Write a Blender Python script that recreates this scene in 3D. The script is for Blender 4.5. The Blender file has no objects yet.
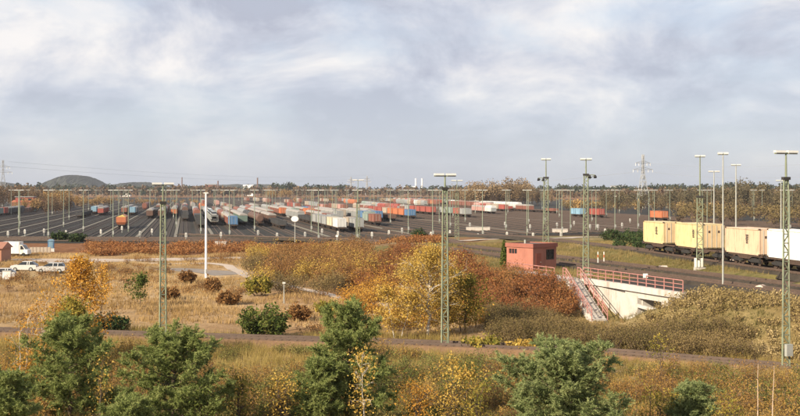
import bpy, math, random
import numpy as np
from mathutils import Vector, Matrix

# ------------------------------------------------------------------ camera, sky, sun
SC = bpy.context.scene
COL = SC.collection
F, CX, HY, EYE = 1200.0, 400.0, 190.0, 12.5          # focal (photo px), centre x, horizon y, eye height (m)
cam = bpy.data.cameras.new('camera'); camo = bpy.data.objects.new('camera', cam); COL.objects.link(camo)
cam.sensor_width = 36; cam.lens = 36 * F / 800; cam.shift_y = -(208 - HY) / 800
cam.clip_start = 0.3; cam.clip_end = 20000
camo.location = (0, 0, EYE); camo.rotation_euler = (math.pi / 2, 0, 0)
SC.camera = camo

SUN_AZ = math.radians(228)       # compass-style: 0 = +Y, clockwise; sun behind and to the left
SUN_EL = math.radians(27)
w = bpy.data.worlds.new('World'); SC.world = w; w.use_nodes = True
nt = w.node_tree; nt.nodes.clear()
def N(t, **k):
    n = nt.nodes.new(t)
    for a, b in k.items(): setattr(n, a, b)
    return n
sky = N('ShaderNodeTexSky', sky_type='NISHITA', sun_disc=False)
sky.sun_elevation = SUN_EL; sky.sun_rotation = SUN_AZ; sky.dust_density = 1.5; sky.air_density = 1.0
tc = N('ShaderNodeTexCoord'); sep = N('ShaderNodeSeparateXYZ'); nt.links.new(tc.outputs['Generated'], sep.inputs[0])
def M_(op, a, b=None, c=None):
    n = N('ShaderNodeMath', operation=op)
    for i, v in enumerate((a, b, c)):
        if v is None: continue
        if isinstance(v, (int, float)): n.inputs[i].default_value = v
        else: nt.links.new(v, n.inputs[i])
    return n.outputs[0]
cmb = N('ShaderNodeCombineXYZ')
nt.links.new(sep.outputs[0], cmb.inputs[0]); nt.links.new(sep.outputs[1], cmb.inputs[1]); nt.links.new(M_('MULTIPLY', sep.outputs[2], 2.1), cmb.inputs[2])
def ramp(src, pts):
    r = N('ShaderNodeValToRGB'); e = r.color_ramp.elements
    e[0].position, e[0].color = pts[0][0], (*pts[0][1], 1); e[1].position, e[1].color = pts[-1][0], (*pts[-1][1], 1)
    for p, c in pts[1:-1]:
        q = e.new(p); q.color = (*c, 1)
    nt.links.new(src, r.inputs[0]); return r.outputs[0]
n1 = N('ShaderNodeTexNoise'); n1.inputs['Scale'].default_value = 5.0; n1.inputs['Detail'].default_value = 9; n1.inputs['Roughness'].default_value = 0.58; n1.inputs['Distortion'].default_value = 0.25
nt.links.new(cmb.outputs[0], n1.inputs['Vector'])
n2 = N('ShaderNodeTexNoise'); n2.inputs['Scale'].default_value = 7.0; n2.inputs['Detail'].default_value = 10; n2.inputs['Roughness'].default_value = 0.60; n2.inputs['Distortion'].default_value = 0.35
mp = N('ShaderNodeMapping'); mp.inputs['Location'].default_value = (3.1, 7.7, 1.0); nt.links.new(cmb.outputs[0], mp.inputs[0]); nt.links.new(mp.outputs[0], n2.inputs['Vector'])
CL = 1.0
cover = ramp(n1.outputs[0], [(0.36, (0.45,) * 3), (0.50, (0.9,) * 3), (0.60, (1,) * 3)])
shade = ramp(n2.outputs[0], [(0.39, (3.3, 3.5, 4.2)), (0.47, (4.1, 4.3, 4.95)), (0.54, (5.1, 5.15, 5.5)), (0.63, (6.6, 6.35, 6.2))])
mix = N('ShaderNodeMix', data_type='RGBA')
# the clear sky near the horizon is milky with water vapour
milk = N('ShaderNodeMix', data_type='RGBA'); milk.inputs[0].default_value = 0.55
nt.links.new(sky.outputs[0], milk.inputs[6]); milk.inputs[7].default_value = (4.45, 4.95, 6.1, 1)
nt.links.new(M_('MULTIPLY', cover, M_('ADD', M_('MULTIPLY', M_('MINIMUM', M_('MAXIMUM', sep.outputs[2], 0.0), .10), 8.5), .15)), mix.inputs[0]); nt.links.new(milk.outputs[2], mix.inputs[6]); nt.links.new(shade, mix.inputs[7])
bg = N('ShaderNodeBackground'); bg.inputs[1].default_value = 0.09
wo = N('ShaderNodeOutputWorld'); nt.links.new(mix.outputs[2], bg.inputs[0]); nt.links.new(bg.outputs[0], wo.inputs[0])

sun = bpy.data.lights.new('sun', 'SUN'); suno = bpy.data.objects.new('sun', sun); COL.objects.link(suno)
sun.energy = 5.0; sun.angle = math.radians(0.55); sun.color = (1.0, 0.85, 0.64)
sd = Vector((math.sin(SUN_AZ) * math.cos(SUN_EL), math.cos(SUN_AZ) * math.cos(SUN_EL), math.sin(SUN_EL)))
suno.rotation_euler = sd.to_track_quat('Z', 'Y').to_euler(); suno.location = (0, 0, 300)
vs = SC.view_settings; vs.view_transform = 'Standard'; vs.look = 'None'; vs.exposure = 0.75; vs.gamma = 1
SC.cycles.use_denoising = True
SC.cycles.max_bounces = 5; SC.cycles.diffuse_bounces = 2; SC.cycles.transparent_max_bounces = 6; SC.cycles.volume_bounces = 0

# ------------------------------------------------------------------ helpers
rng = np.random.default_rng(7); random.seed(7)
def G(x, y, z=0.0):
    """photo pixel on a level of height z -> (X, Y)"""
    d = (EYE - z) * F / (y - HY)
    return ((x - CX) / F * d, d)
def AT(x, d): return (x - CX) / F * d

class Geo:
    def __init__(s): s.v, s.f, s.n = [], [], 0
    def add(s, v, f):
        v = np.asarray(v, float).reshape(-1, 3)
        s.v.append(v)
        if isinstance(f, np.ndarray): s.f.append(f + s.n)
        else:
            by = {}
            for q in f: by.setdefault(len(q), []).append(q)
            for q in by.values(): s.f.append(np.array(q, int) + s.n)
        s.n += len(v); return s
    def box(s, x0, x1, y0, y1, z0, z1, M=None):
        v = np.array([(x, y, z) for z in (z0, z1) for y in (y0, y1) for x in (x0, x1)], float)
        if M is not None: v = v @ np.array(M.to_3x3()).T + np.array(M.translation)
        return s.add(v, [(0, 2, 3, 1), (4, 5, 7, 6), (0, 1, 5, 4), (2, 6, 7, 3), (0, 4, 6, 2), (1, 3, 7, 5)])
    def bar(s, a, b, w, h=None):
        """square bar between two points"""
        return s.tube([a, b], [w * .7071, (h or w) * .7071], 4)
    def tube(s, pts, radii, n=6, caps=True):
        pts = [Vector(p) for p in pts]; m = len(pts)
        if not hasattr(radii, '__len__'): radii = [radii] * m
        V = []
        for i, p in enumerate(pts):
            t = (pts[min(i + 1, m - 1)] - pts[max(i - 1, 0)]).normalized()
            a = t.orthogonal() if abs(t.z) > .95 else Vector((0, 0, 1)).cross(t)
            a.normalize(); b = t.cross(a)
            for k in range(n):
                an = 2 * math.pi * (k + .5) / n
                V.append(p + (a * math.cos(an) + b * math.sin(an)) * radii[i])
        Fc = [(i * n + k, i * n + (k + 1) % n, (i + 1) * n + (k + 1) % n, (i + 1) * n + k) for i in range(m - 1) for k in range(n)]
        if caps and n > 2: Fc += [tuple(range(n))[::-1], tuple((m - 1) * n + k for k in range(n))]
        return s.add([tuple(q) for q in V], Fc)
    def prism(s, poly, axis, a, b):
        """poly: list of 2-D points; extruded along axis ('x','y','z') from a to b"""
        n = len(poly)
        def P(p, t): return {'x': (t, p[0], p[1]), 'y': (p[0], t, p[1]), 'z': (p[0], p[1], t)}[axis]
        V = [P(p, a) for p in poly] + [P(p, b) for p in poly]
        Fc = [tuple(range(n)), tuple(range(n, 2 * n))[::-1]] + [(i, i + n, (i + 1) % n + n, (i + 1) % n) for i in range(n)]
        return s.add(V, Fc)
    def merged(s):
        return np.concatenate(s.v) if s.v else np.zeros((0, 3)), s.f
    def mesh(s, name):
        v, fs = s.merged(); me = bpy.data.meshes.new(name)
        cnt = [np.full(len(q), q.shape[1]) for q in fs]
        loops = np.concatenate([q.ravel() for q in fs]); tot = np.concatenate(cnt)
        me.vertices.add(len(v)); me.vertices.foreach_set('co', v.ravel().astype(np.float32))
        me.loops.add(len(loops)); me.loops.foreach_set('vertex_index', loops.astype(np.int32))
        me.polygons.add(len(tot)); me.polygons.foreach_set('loop_start', np.concatenate([[0], np.cumsum(tot)[:-1]]).astype(np.int32))
        me.update(calc_edges=True)
        return me
def put(name, geo, mat, parent=None, loc=None, rz=0, fixn=True, smooth=False):
    me = geo if isinstance(geo, bpy.types.Mesh) else geo.mesh(name)
    if fixn and not isinstance(geo, bpy.types.Mesh) and len(me.polygons) < 20000:
        import bmesh
        bm = bmesh.new(); bm.from_mesh(me); bmesh.ops.recalc_face_normals(bm, faces=bm.faces); bm.to_mesh(me); bm.free()
    me.polygons.foreach_set('use_smooth', np.full(len(me.polygons), smooth))
    if mat is not None and not me.materials: me.materials.append(mat)
    o = bpy.data.objects.new(name, me); COL.objects.link(o)
    if parent is not None: o.parent = parent; CH.setdefault(parent.name, []).append(o)
    if loc is not None: o.location = loc
    o.rotation_euler.z = rz
    return o
CH = {}
def tag(o, label=None, cat=None, group=None, kind=None):
    if label: o['label'] = label
    if cat: o['category'] = cat
    if group: o['group'] = group
    if kind: o['kind'] = kind
    return o
def thing(name, label, cat, loc=(0, 0, 0), rz=0, group=None):
    o = bpy.data.objects.new(name, None); COL.objects.link(o); o.empty_display_size = .5
    o.location = loc; o.rotation_euler.z = rz
    return tag(o, label, cat, group)
def copy_tree(src, label=None, loc=None, rz=None, group=None):
    c = src.copy(); COL.objects.link(c)
    if label: c['label'] = label
    if group: c['group'] = group
    if loc is not None: c.location = loc
    if rz is not None: c.rotation_euler.z = rz
    for k in CH.get(src.name, []):
        d = k.copy(); COL.objects.link(d); d.parent = c
        for k2 in CH.get(k.name, []):
            e = k2.copy(); COL.objects.link(e); e.parent = d
    return c
ORD = ['', 'first', 'second', 'third', 'fourth', 'fifth', 'sixth', 'seventh', 'eighth', 'ninth', 'tenth', 'eleventh', 'twelfth',
       'thirteenth', 'fourteenth', 'fifteenth', 'sixteenth', 'seventeenth', 'eighteenth', 'nineteenth', 'twentieth'] + ['%d%s' % (k, {1: 'st', 2: 'nd', 3: 'rd'}.get(k % 10, 'th')) for k in range(21, 60)]

# ---- materials
MATS = {}
def mat(name, col, rough=.8, var=.18, scale=3.0, metal=0.0, spec=.3, bump=0.0, dirt=None, dscale=1.0):
    if name in MATS: return MATS[name]
    m = bpy.data.materials.new(name); m.use_nodes = True; t = m.node_tree
    b = t.nodes['Principled BSDF']; b.inputs['Roughness'].default_value = rough; b.inputs['Metallic'].default_value = metal
    b.inputs['Specular IOR Level'].default_value = spec
    tcn = t.nodes.new('ShaderNodeTexCoord'); no = t.nodes.new('ShaderNodeTexNoise')
    no.inputs['Scale'].default_value = scale; no.inputs['Detail'].default_value = 6; no.inputs['Roughness'].default_value = .65
    t.links.new(tcn.outputs['Object'], no.inputs['Vector'])
    r = t.nodes.new('ShaderNodeValToRGB'); e = r.color_ramp.elements
    e[0].position, e[1].position = .3, .72
    e[0].color = (*[c * (1 - var) for c in col], 1); e[1].color = (*[min(1, c * (1 + var)) for c in col], 1)
    t.links.new(no.outputs[0], r.inputs[0]); out = r.outputs[0]
    if dirt:
        n2 = t.nodes.new('ShaderNodeTexNoise'); n2.inputs['Scale'].default_value = dscale; n2.inputs['Detail'].default_value = 8; n2.inputs['Roughness'].default_value = .7
        mpn = t.nodes.new('ShaderNodeMapping'); mpn.inputs['Scale'].default_value = (1, 1, .25); t.links.new(tcn.outputs['Object'], mpn.inputs[0]); t.links.new(mpn.outputs[0], n2.inputs['Vector'])
        r2 = t.nodes.new('ShaderNodeValToRGB'); r2.color_ramp.elements[0].position = .5; r2.color_ramp.elements[1].position = .72
        t.links.new(n2.outputs[0], r2.inputs[0])
        mx = t.nodes.new('ShaderNodeMix'); mx.data_type = 'RGBA'; t.links.new(r2.outputs[0], mx.inputs[0]); t.links.new(out, mx.inputs[6]); mx.inputs[7].default_value = (*dirt, 1); out = mx.outputs[2]
    t.links.new(out, b.inputs['Base Color'])
    if bump:
        bp = t.nodes.new('ShaderNodeBump'); bp.inputs['Strength'].default_value = bump; bp.inputs['Distance'].default_value = .05
        t.links.new(no.outputs[0], bp.inputs['Height']); t.links.new(bp.outputs[0], b.inputs['Normal'])
    MATS[name] = m; return m
def leafmat(name, cols, trans=.25, clump=.35, cscale=.8):
    """leaf colours vary per leaf and, slowly, from place to place"""
    if name in MATS: return MATS[name]
    m = bpy.data.materials.new(name); m.use_nodes = True; t = m.node_tree; t.nodes.clear()
    g = t.nodes.new('ShaderNodeNewGeometry'); tcn = t.nodes.new('ShaderNodeTexCoord'); no = t.nodes.new('ShaderNodeTexNoise'); no.inputs['Scale'].default_value = cscale; no.inputs['Detail'].default_value = 3
    oi = t.nodes.new('ShaderNodeObjectInfo')
    va = t.nodes.new('ShaderNodeVectorMath'); t.links.new(tcn.outputs['Object'], va.inputs[0]); t.links.new(oi.outputs['Random'], va.inputs[1])
    t.links.new(va.outputs[0], no.inputs['Vector'])
    mr = t.nodes.new('ShaderNodeMapRange'); mr.inputs[1].default_value = .3; mr.inputs[2].default_value = .7; t.links.new(no.outputs[0], mr.inputs[0])
    mx = t.nodes.new('ShaderNodeMix'); mx.inputs[0].default_value = 1 - clump; t.links.new(mr.outputs[0], mx.inputs[2]); t.links.new(g.outputs['Random Per Island'], mx.inputs[3])
    r = t.nodes.new('ShaderNodeValToRGB'); e = r.color_ramp.elements
    e[0].position = .1; e[0].color = (*cols[0], 1); e[1].position = .9; e[1].color = (*cols[-1], 1)
    for i, c in enumerate(cols[1:-1]):
        q = e.new(.1 + .8 * (i + 1) / (len(cols) - 1)); q.color = (*c, 1)
    t.links.new(mx.outputs[0], r.inputs[0])
    d = t.nodes.new('ShaderNodeBsdfDiffuse'); tr = t.nodes.new('ShaderNodeBsdfTranslucent'); ms = t.nodes.new('ShaderNodeMixShader'); ms.inputs[0].default_value = trans
    t.links.new(r.outputs[0], d.inputs[0]); t.links.new(r.outputs[0], tr.inputs[0]); t.links.new(d.outputs[0], ms.inputs[1]); t.links.new(tr.outputs[0], ms.inputs[2])
    o = t.nodes.new('ShaderNodeOutputMaterial'); t.links.new(ms.outputs[0], o.inputs[0]); MATS[name] = m; return m

GALV = mat('mast_green_grey', (.19, .22, .15), .6, .2, 2, dirt=(.10, .07, .05), dscale=2)
GALVL = mat('galvanised', (.38, .39, .36), .5, .15, 2, metal=.2)
LAMPW = mat('lamp_housing', (.56, .56, .53), .45, .08)
DARK = mat('dark_steel', (.035, .033, .032), .7)
RUSTF = mat('rusty_frame', (.075, .05, .038), .85, .3)
RAIL = mat('rail_steel', (.10, .07, .055), .6, .2, 1)
SLEEP = mat('sleeper', (.13, .085, .06), .9, .3)
GLASS = mat('dark_glass', (.02, .025, .03), .08, .1, spec=.6)
WHITE = mat('white_paint', (.72, .71, .68), .5, .06, dirt=(.45, .40, .33), dscale=.8)
CONC = mat('pale_concrete', (.52, .49, .45), .9, .14, 1.2, bump=.2, dirt=(.30, .25, .21), dscale=.6)
PINK = mat('red_railing_paint', (.40, .19, .17), .7, .2, dirt=(.24, .12, .10), dscale=2.5)
BARK = mat('bark', (.10, .075, .055), .95, .35, 6)
BIRCH = mat('birch_bark', (.52, .47, .40), .85, .3, 5, dirt=(.07, .06, .05), dscale=4)
TWIG = mat('twigs', (.16, .11, .08), .95, .3)

# ------------------------------------------------------------------ terrain
_pn = rng.random((64, 64))
def vnoise(X, Y, sc):
    x = np.asarray(X, float) / sc + 1000.3; y = np.asarray(Y, float) / sc + 1000.7
    i = np.floor(x).astype(int); j = np.floor(y).astype(int); u = x - i; v = y - j
    u = u * u * (3 - 2 * u); v = v * v * (3 - 2 * v)
    def a(p, q): return _pn[p % 64, q % 64]
    return (a(i, j) * (1 - u) + a(i + 1, j) * u) * (1 - v) + (a(i, j + 1) * (1 - u) + a(i + 1, j + 1) * u) * v
def sstep(a, b, x):
    t = np.clip((x - a) / (b - a), 0, 1); return t * t * (3 - 2 * t)
R0 = np.array([19.9, 120.0]); RT = np.array([.32, -.95]) / math.hypot(.32, .95); RW = np.array([-RT[1], RT[0]])   # bridge edge line: tau toward viewer, w to the right
def tw(X, Y):
    dx = np.asarray(X, float) - R0[0]; dy = np.asarray(Y, float) - R0[1]
    return dx * RT[0] + dy * RT[1], dx * RW[0] + dy * RW[1]
def B(tau, wv): p = R0 + RT * tau + RW * wv; return (float(p[0]), float(p[1]))
SHY = [40, 60, 78, 96.6, 107, 120, 138.7, 165, 210, 260, 400]; SHX = [75, 58, 45, 32.0, 25.4, 19.3, 9.8, 2, -4, 6, 40]
BENCH = 3.4
def terrain(X, Y):
    X = np.asarray(X, float); Y = np.asarray(Y, float)
    h = np.interp(Y, [-80, 0, 7, 25, 40, 55, 66, 78], [11.2, 10.9, 10.6, 6.6, 3.0, .8, .1, 0])
    h = h + (vnoise(X, Y, 9) - .5) * .5 * sstep(260, 200, Y) + (vnoise(X, Y, 2.7) - .5) * .18 * sstep(260, 200, Y)
    sdst = (X - np.interp(Y, SHY, SHX)) * .88 + (vnoise(X, Y, 7) - .5) * 1.6
    hb = np.interp(Y, [0, 190, 330, 1000], [BENCH, BENCH, 0, 0])
    bump = (vnoise(X, Y, 5) - .5) * .3
    tau, wv = tw(X, Y)
    near = ((wv > -.6) & (wv < 40) & (tau > -22) & (tau < 40))
    top = hb + np.where(near & (wv < 18), -.05, bump * sstep(330, 250, Y))
    e = sstep(-8.5, 0, sdst)
    z = h * (1 - e) + top * e
    # wagon bench a little higher
    tr = np.interp(Y, [60, 101, 163, 330], [.7, .7, .7, 0]) * sstep(-6, -2.5, X - (39.5 - (Y - 118.6) * 6.5 / 44))
    z = z + tr * e * (Y < 330)
    # the cutting of the underpass
    zc = np.interp(tau, [-3.6, -2.5, 1, 4.5, 11.0, 16.5], [3.5, 2.6, 1.2, .05, .1, 3.5])
    z = np.where((wv > -13) & (wv < .9), np.minimum(z, np.maximum(zc, h)), z)
    z = np.where((wv >= .9) & (wv < 16) & (tau > 6.9) & (tau < 12.6), .05, z)
    return z
def tz(x, y): return float(terrain(x, y))
def axis(parts):
    out = []
    for a, b, n in parts: out.append(np.linspace(a, b, n, endpoint=False))
    return np.concatenate(out + [[parts[-1][1]]])
gx = axis([(-6000, -1200, 12), (-1200, -250, 16), (-250, -70, 45), (-70, 75, 145), (75, 260, 46), (260, 1200, 16), (1200, 6000, 12)])
gy = axis([(-80, 10, 18), (10, 55, 30), (55, 175, 120), (175, 340, 60), (340, 1200, 22), (1200, 7000, 20)])
GX, GY = np.meshgrid(gx, gy); GZ = terrain(GX, GY)
GZ = GZ - np.where(GY > 330, .0, 0)
nx, ny = len(gx), len(gy); idx = np.arange(nx * ny).reshape(ny, nx)
g = Geo(); g.add(np.stack([GX.ravel(), GY.ravel(), GZ.ravel()], 1), np.stack([idx[:-1, :-1].ravel(), idx[:-1, 1:].ravel(), idx[1:, 1:].ravel(), idx[1:, :-1].ravel()], 1))
def ground_material():
    m = bpy.data.materials.new('dry_meadow'); m.use_nodes = True; t = m.node_tree; b = t.nodes['Principled BSDF']; b.inputs['Roughness'].default_value = .95; b.inputs['Specular IOR Level'].default_value = .1
    tcn = t.nodes.new('ShaderNodeTexCoord')
    def noise(sc, det=7, ro=.62):
        n = t.nodes.new('ShaderNodeTexNoise'); n.inputs['Scale'].default_value = sc; n.inputs['Detail'].default_value = det; n.inputs['Roughness'].default_value = ro; t.links.new(tcn.outputs['Object'], n.inputs['Vector']); return n.outputs[0]
    def rmp(src, pts):
        r = t.nodes.new('ShaderNodeValToRGB'); e = r.color_ramp.elements
        e[0].position, e[0].color = pts[0][0], (*pts[0][1], 1); e[1].position, e[1].color = pts[-1][0], (*pts[-1][1], 1)
        for p, c in pts[1:-1]: q = e.new(p); q.color = (*c, 1)
        t.links.new(src, r.inputs[0]); return r.outputs[0]
    def mx(f, a, c):
        n = t.nodes.new('ShaderNodeMix'); n.data_type = 'RGBA'; t.links.new(f, n.inputs[0]); t.links.new(a, n.inputs[6]); t.links.new(c, n.inputs[7]); return n.outputs[2]
    base = rmp(noise(.055), [(.33, (.25, .155, .07)), (.47, (.39, .265, .14)), (.6, (.51, .38, .23)), (.72, (.33, .235, .11))])
    fine = rmp(noise(1.7, 5, .7), [(.35, (.55, .52, .48)), (.65, (1.1, 1.08, 1.05))])
    mult = t.nodes.new('ShaderNodeMix'); mult.data_type = 'RGBA'; mult.blend_type = 'MULTIPLY'; mult.inputs[0].default_value = .8; t.links.new(base, mult.inputs[6]); t.links.new(fine, mult.inputs[7])
    green = rmp(noise(.6), [(.35, (.07, .075, .022)), (.65, (.20, .16, .065))])
    heath = rmp(noise(.5), [(.35, (.13, .055, .025)), (.65, (.25, .125, .06))])
    a1 = t.nodes.new('ShaderNodeAttribute'); a1.attribute_name = 'green'; a2 = t.nodes.new('ShaderNodeAttribute'); a2.attribute_name = 'heath'
    c = mx(a1.outputs['Fac'], mult.outputs[2], green); c = mx(a2.outputs['Fac'], c, heath)
    t.links.new(c, b.inputs['Base Color'])
    bp = t.nodes.new('ShaderNodeBump'); bp.inputs['Strength'].default_value = .7; bp.inputs['Distance'].default_value = .2; t.links.new(noise(2.2, 6, .7), bp.inputs['Height']); t.links.new(bp.outputs[0], b.inputs['Normal'])
    return m
go = put('ground', g, ground_material(), fixn=False, smooth=True); tag(go, kind='structure')
TAUG, WVG = tw(GX, GY)
greenA = np.clip(.85 * sstep(-11, -5, (GX - np.interp(GY, SHY, SHX))) * (GY < 330) + .65 * sstep(96, 76, GY) + .8 * (vnoise(GX, GY, 17) - .55), 0, 1)
heathA = np.clip(sstep(222, 232, GY + (vnoise(GX, GY, 14) - .5) * 18) * sstep(30, 0, GX + (vnoise(GX, GY, 11) - .5) * 30) * sstep(288, 282, GY), 0, 1) + np.clip((vnoise(GX, GY, 23) - .62) * 2.5, 0, .6) * (GY < 220)
heathA = np.maximum(heathA, .8 * (GY > 330))
for nm, A in (('green', greenA), ('heath', np.clip(heathA, 0, 1))):
    at = go.data.attributes.new(nm, 'FLOAT', 'POINT'); at.data.foreach_set('value', A.ravel().astype(np.float32))

def strip(name, pts, width, mat_, z=None, lift=.03, kind='structure', zfun=None, crown=0):
    """a flat ribbon that follows the ground"""
    P = []
    for (a, b) in zip(pts[:-1], pts[1:]):
        n = max(1, int(math.hypot(b[0] - a[0], b[1] - a[1]) / 3))
        for k in range(n): P.append((a[0] + (b[0] - a[0]) * k / n, a[1] + (b[1] - a[1]) * k / n))
    P.append(pts[-1]); P = np.array(P); T = np.gradient(P, axis=0); T /= np.linalg.norm(T, axis=1)[:, None]; S = np.stack([-T[:, 1], T[:, 0]], 1)
    V = []
    for o in (-.5, -.17, .17, .5):
        q = P + S * width * o; zq = terrain(q[:, 0], q[:, 1]) + lift if z is None else np.full(len(q), z)
        V.append(np.column_stack([q, zq]))
    m = len(P); V = np.stack(V, 1).reshape(-1, 3); ii = np.arange(m - 1)[:, None] * 4 + np.arange(3)[None]
    ii = ii.ravel(); g = Geo(); g.add(V, np.stack([ii, ii + 1, ii + 5, ii + 4], 1))
    o = put(name, g, mat_, fixn=False, smooth=True); tag(o, kind=kind); return o

# ------------------------------------------------------------------ the marshalling yard
U = np.array([-215 / F, 1.0]); U /= np.linalg.norm(U); NN = np.array([U[1], -U[0]])         # along / across the yard tracks
YAW = math.atan2(U[1], U[0]) - math.pi / 2
def ST(s, t): p = NN * s + U * t; return (float(p[0]), float(p[1]))
def st(x, y): return (x * NN[0] + y * NN[1], x * U[0] + y * U[1])
BALL = mat('yard_ballast', (.023, .022, .018), .95, .45, .25, dirt=(.014, .013, .011), dscale=.06)
BALL2 = mat('rusty_ballast', (.040, .032, .024), .95, .4, .8, bump=.3)
SAND = mat('sandy_walkway', (.18, .165, .135), .95, .2, .4)
ROADM = mat('pale_road', (.42, .35, .29), .95, .12, .4)
ASPH = mat('grey_asphalt', (.22, .19, .165), .95, .2, .5)
g = Geo()
fr = [(-420, 292), (-160, 288), (-60, 279), (0, 279), (60, 300), (95, 330), (150, 352), (420, 420)]
cols_ = [(-420 + 840 * k / 60) for k in range(61)]
V = []
for j, dd in enumerate((0, 40, 120, 400, 900, 1700)):
    for x in cols_:
        y0 = np.interp(x, [p[0] for p in fr], [p[1] for p in fr]); V.append((x - dd * .17, y0 + dd, .06 if j else .045))
ii = (np.arange(5)[:, None] * 61 + np.arange(60)[None]).ravel()
g.add(V, np.stack([ii, ii + 1, ii + 62, ii + 61], 1)); tag(put('yard_ground', g, BALL, fixn=False), kind='structure')
def t0_for(s):          # where a yard track leaves the throat
    return 300 + max(0, s - 40) * .42 + max(0, -s - 40) * .10
rail_mesh = {}
TRACKS = [-125 + 5 * k for k in range(70)]
for s in TRACKS:
    ta = t0_for(s); L = 1650 - ta
    x, y = ST(s, ta)
    tr = thing('railway_track', None, None, (x, y, .06), YAW); tr['kind'] = 'structure'
    key = round(L)
    g = Geo().prism([(-1.9, 0), (1.9, 0), (1.35, .14), (-1.35, .14)], 'y', 0, L)
    put('ballast_bed', g, BALL2 if random.random() < .45 else BALL, tr)
    for o in (-.75, .75): put('rail', Geo().box(o - .06, o + .06, 0, L, .15, .30), RAIL, tr)
for s in [-122.5 + 10 * k for k in range(14)] + [37.5, 62.5, 97.5, 142.5]:
    ta = t0_for(s) + 4; x, y = ST(s, ta); L = 1300 - ta
    o = put('walkway', Geo().box(-.42, .42, 0, L, .0, .18), SAND, None, (x, y, .065), YAW); tag(o, kind='structure')
# throat: tracks sweeping across in front of the sidings towards the bank on the right
def track_on(pts, zs, name='railway_track', sleepers=True, bedm=BALL2, bw=3.4, gauge=.75, step=.65, bedh=.35):
    P = []
    for (a, b, za, zb) in zip(pts[:-1], pts[1:], zs[:-1], zs[1:]):
        n = max(1, int(math.hypot(b[0] - a[0], b[1] - a[1]) / 2.5))
        for k in range(n): P.append((a[0] + (b[0] - a[0]) * k / n, a[1] + (b[1] - a[1]) * k / n, za + (zb - za) * k / n))
    P.append((*pts[-1], zs[-1])); P = np.array(P)
    for _ in range(3):
        Q = P.copy(); Q[1:-1] = (P[:-2] + P[1:-1] * 2 + P[2:]) / 4; P = Q
    T = np.gradient(P[:, :2], axis=0); T /= np.linalg.norm(T, axis=1)[:, None]; S = np.stack([-T[:, 1], T[:, 0]], 1)
    root = thing(name, None, None, (0, 0, 0)); root['kind'] = 'structure'
    def sweep(prof):
        m = len(P); k = len(prof); V = np.stack([np.column_stack([P[:, :2] + S * o, P[:, 2] + h]) for o, h in prof], 1).reshape(-1, 3)
        ii = (np.arange(m - 1)[:, None] * k + np.arange(k)[None]).ravel(); jj = (np.arange(m - 1)[:, None] * k + (np.arange(k)[None] + 1) % k).ravel()
        g = Geo(); g.add(V, np.stack([ii, jj, jj + k, ii + k], 1)); return g
    put('ballast_bed', sweep([(-bw / 2 - .55, -bedh - .25), (-bw / 2, 0), (bw / 2, 0), (bw / 2 + .55, -bedh - .25)]), bedm, root)
    for o in (-gauge, gauge): put('rail', sweep([(o - .045, .0), (o + .045, .0), (o + .045, .17), (o - .045, .17)]), RAIL, root)
    if sleepers:
        seg = np.concatenate([[0], np.cumsum(np.linalg.norm(np.diff(P[:, :2], axis=0), axis=1))]); g = Geo()
        for q in np.arange(0, seg[-1], step):
            px, py, pz = (np.interp(q, seg, P[:, k]) for k in range(3)); k = min(len(P) - 1, np.searchsorted(seg, q)); an = math.atan2(T[k, 1], T[k, 0])
            g.box(-.13, .13, -1.3, 1.3, -.1, .025, Matrix.Translation((px, py, pz)) @ Matrix.Rotation(an, 4, 'Z'))
        o = put('sleepers', g, SLEEP, root, fixn=False); o['kind'] = 'stuff'
    return root
for k in range(4):
    dy = k * 6.5
    pts = [(-420, 298 + dy), (-150, 295 + dy), (-40, 287 + dy), (30, 297 + dy), (90, 331 + dy), (160, 360 + dy), (420, 430 + dy)]
    track_on(pts, [.28] * 7, sleepers=False, bedm=BALL, bedh=.15)

# tracks on the bank and in the foreground
ZT = BENCH + .30
D1 = np.array([-.31, .951])
def line(p, a, b, d=D1): return [(p[0] + d[0] * a, p[1] + d[1] * a), (p[0] + d[0] * b, p[1] + d[1] * b)]
p1 = (29.2, 117.4); p2 = (33.6, 121.0)
track_on([line(p1, -60, 0)[0], p1, line(p1, 0, 70)[1], (-6, 260), (-60, 330)], [ZT, ZT, ZT - .2, 1.6, .4])
track_on([line(p2, -60, 0)[0], p2, line(p2, 0, 70)[1], (10, 262), (-10, 345)], [ZT, ZT, ZT - .1, 1.8, .4])
TR0 = np.array([39.5, 118.6]); TRD = np.array([-6.5, 44.0]); TRD /= np.linalg.norm(TRD); ZR = BENCH + .95     # wagon track: bed top
pw = [tuple(TR0 + TRD * a) for a in (-60, 0, 50, 110)] + [(18, 300), (-4, 380)]
track_on(pw, [ZR, ZR, ZR, ZR - .6, 1.4, .4])
fg = [(-75, 111), (-33.5, 103.5), (0, 95.5), (15, 90.5), (27.3, 81.5), (44, 68)]
track_on(fg, [.42] * 6, bedm=mat('brown_ballast', (.165, .10, .058), .95, .3, 1.2, bump=.3))

# paths, access road, asphalt lot
strip('path', [G(150, 263), G(205, 264), G(228, 266), G(250, 277), G(290, 288.5), G(345, 299), G(395, 309)], 1.7, ROADM, lift=.06)
strip('asphalt_lot', [G(165, 268), G(200, 270), G(232, 274)], 6, ASPH, lift=.035)
strip('access_road', [G(330, 249), G(430, 250), G(505, 251.5), G(560, 246), G(600, 242)], 6, ROADM, lift=.09)
strip('dirt_track', [G(-60, 259), G(60, 261), G(160, 259.5), G(300, 258)], 9, ROADM, lift=.04)

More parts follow.
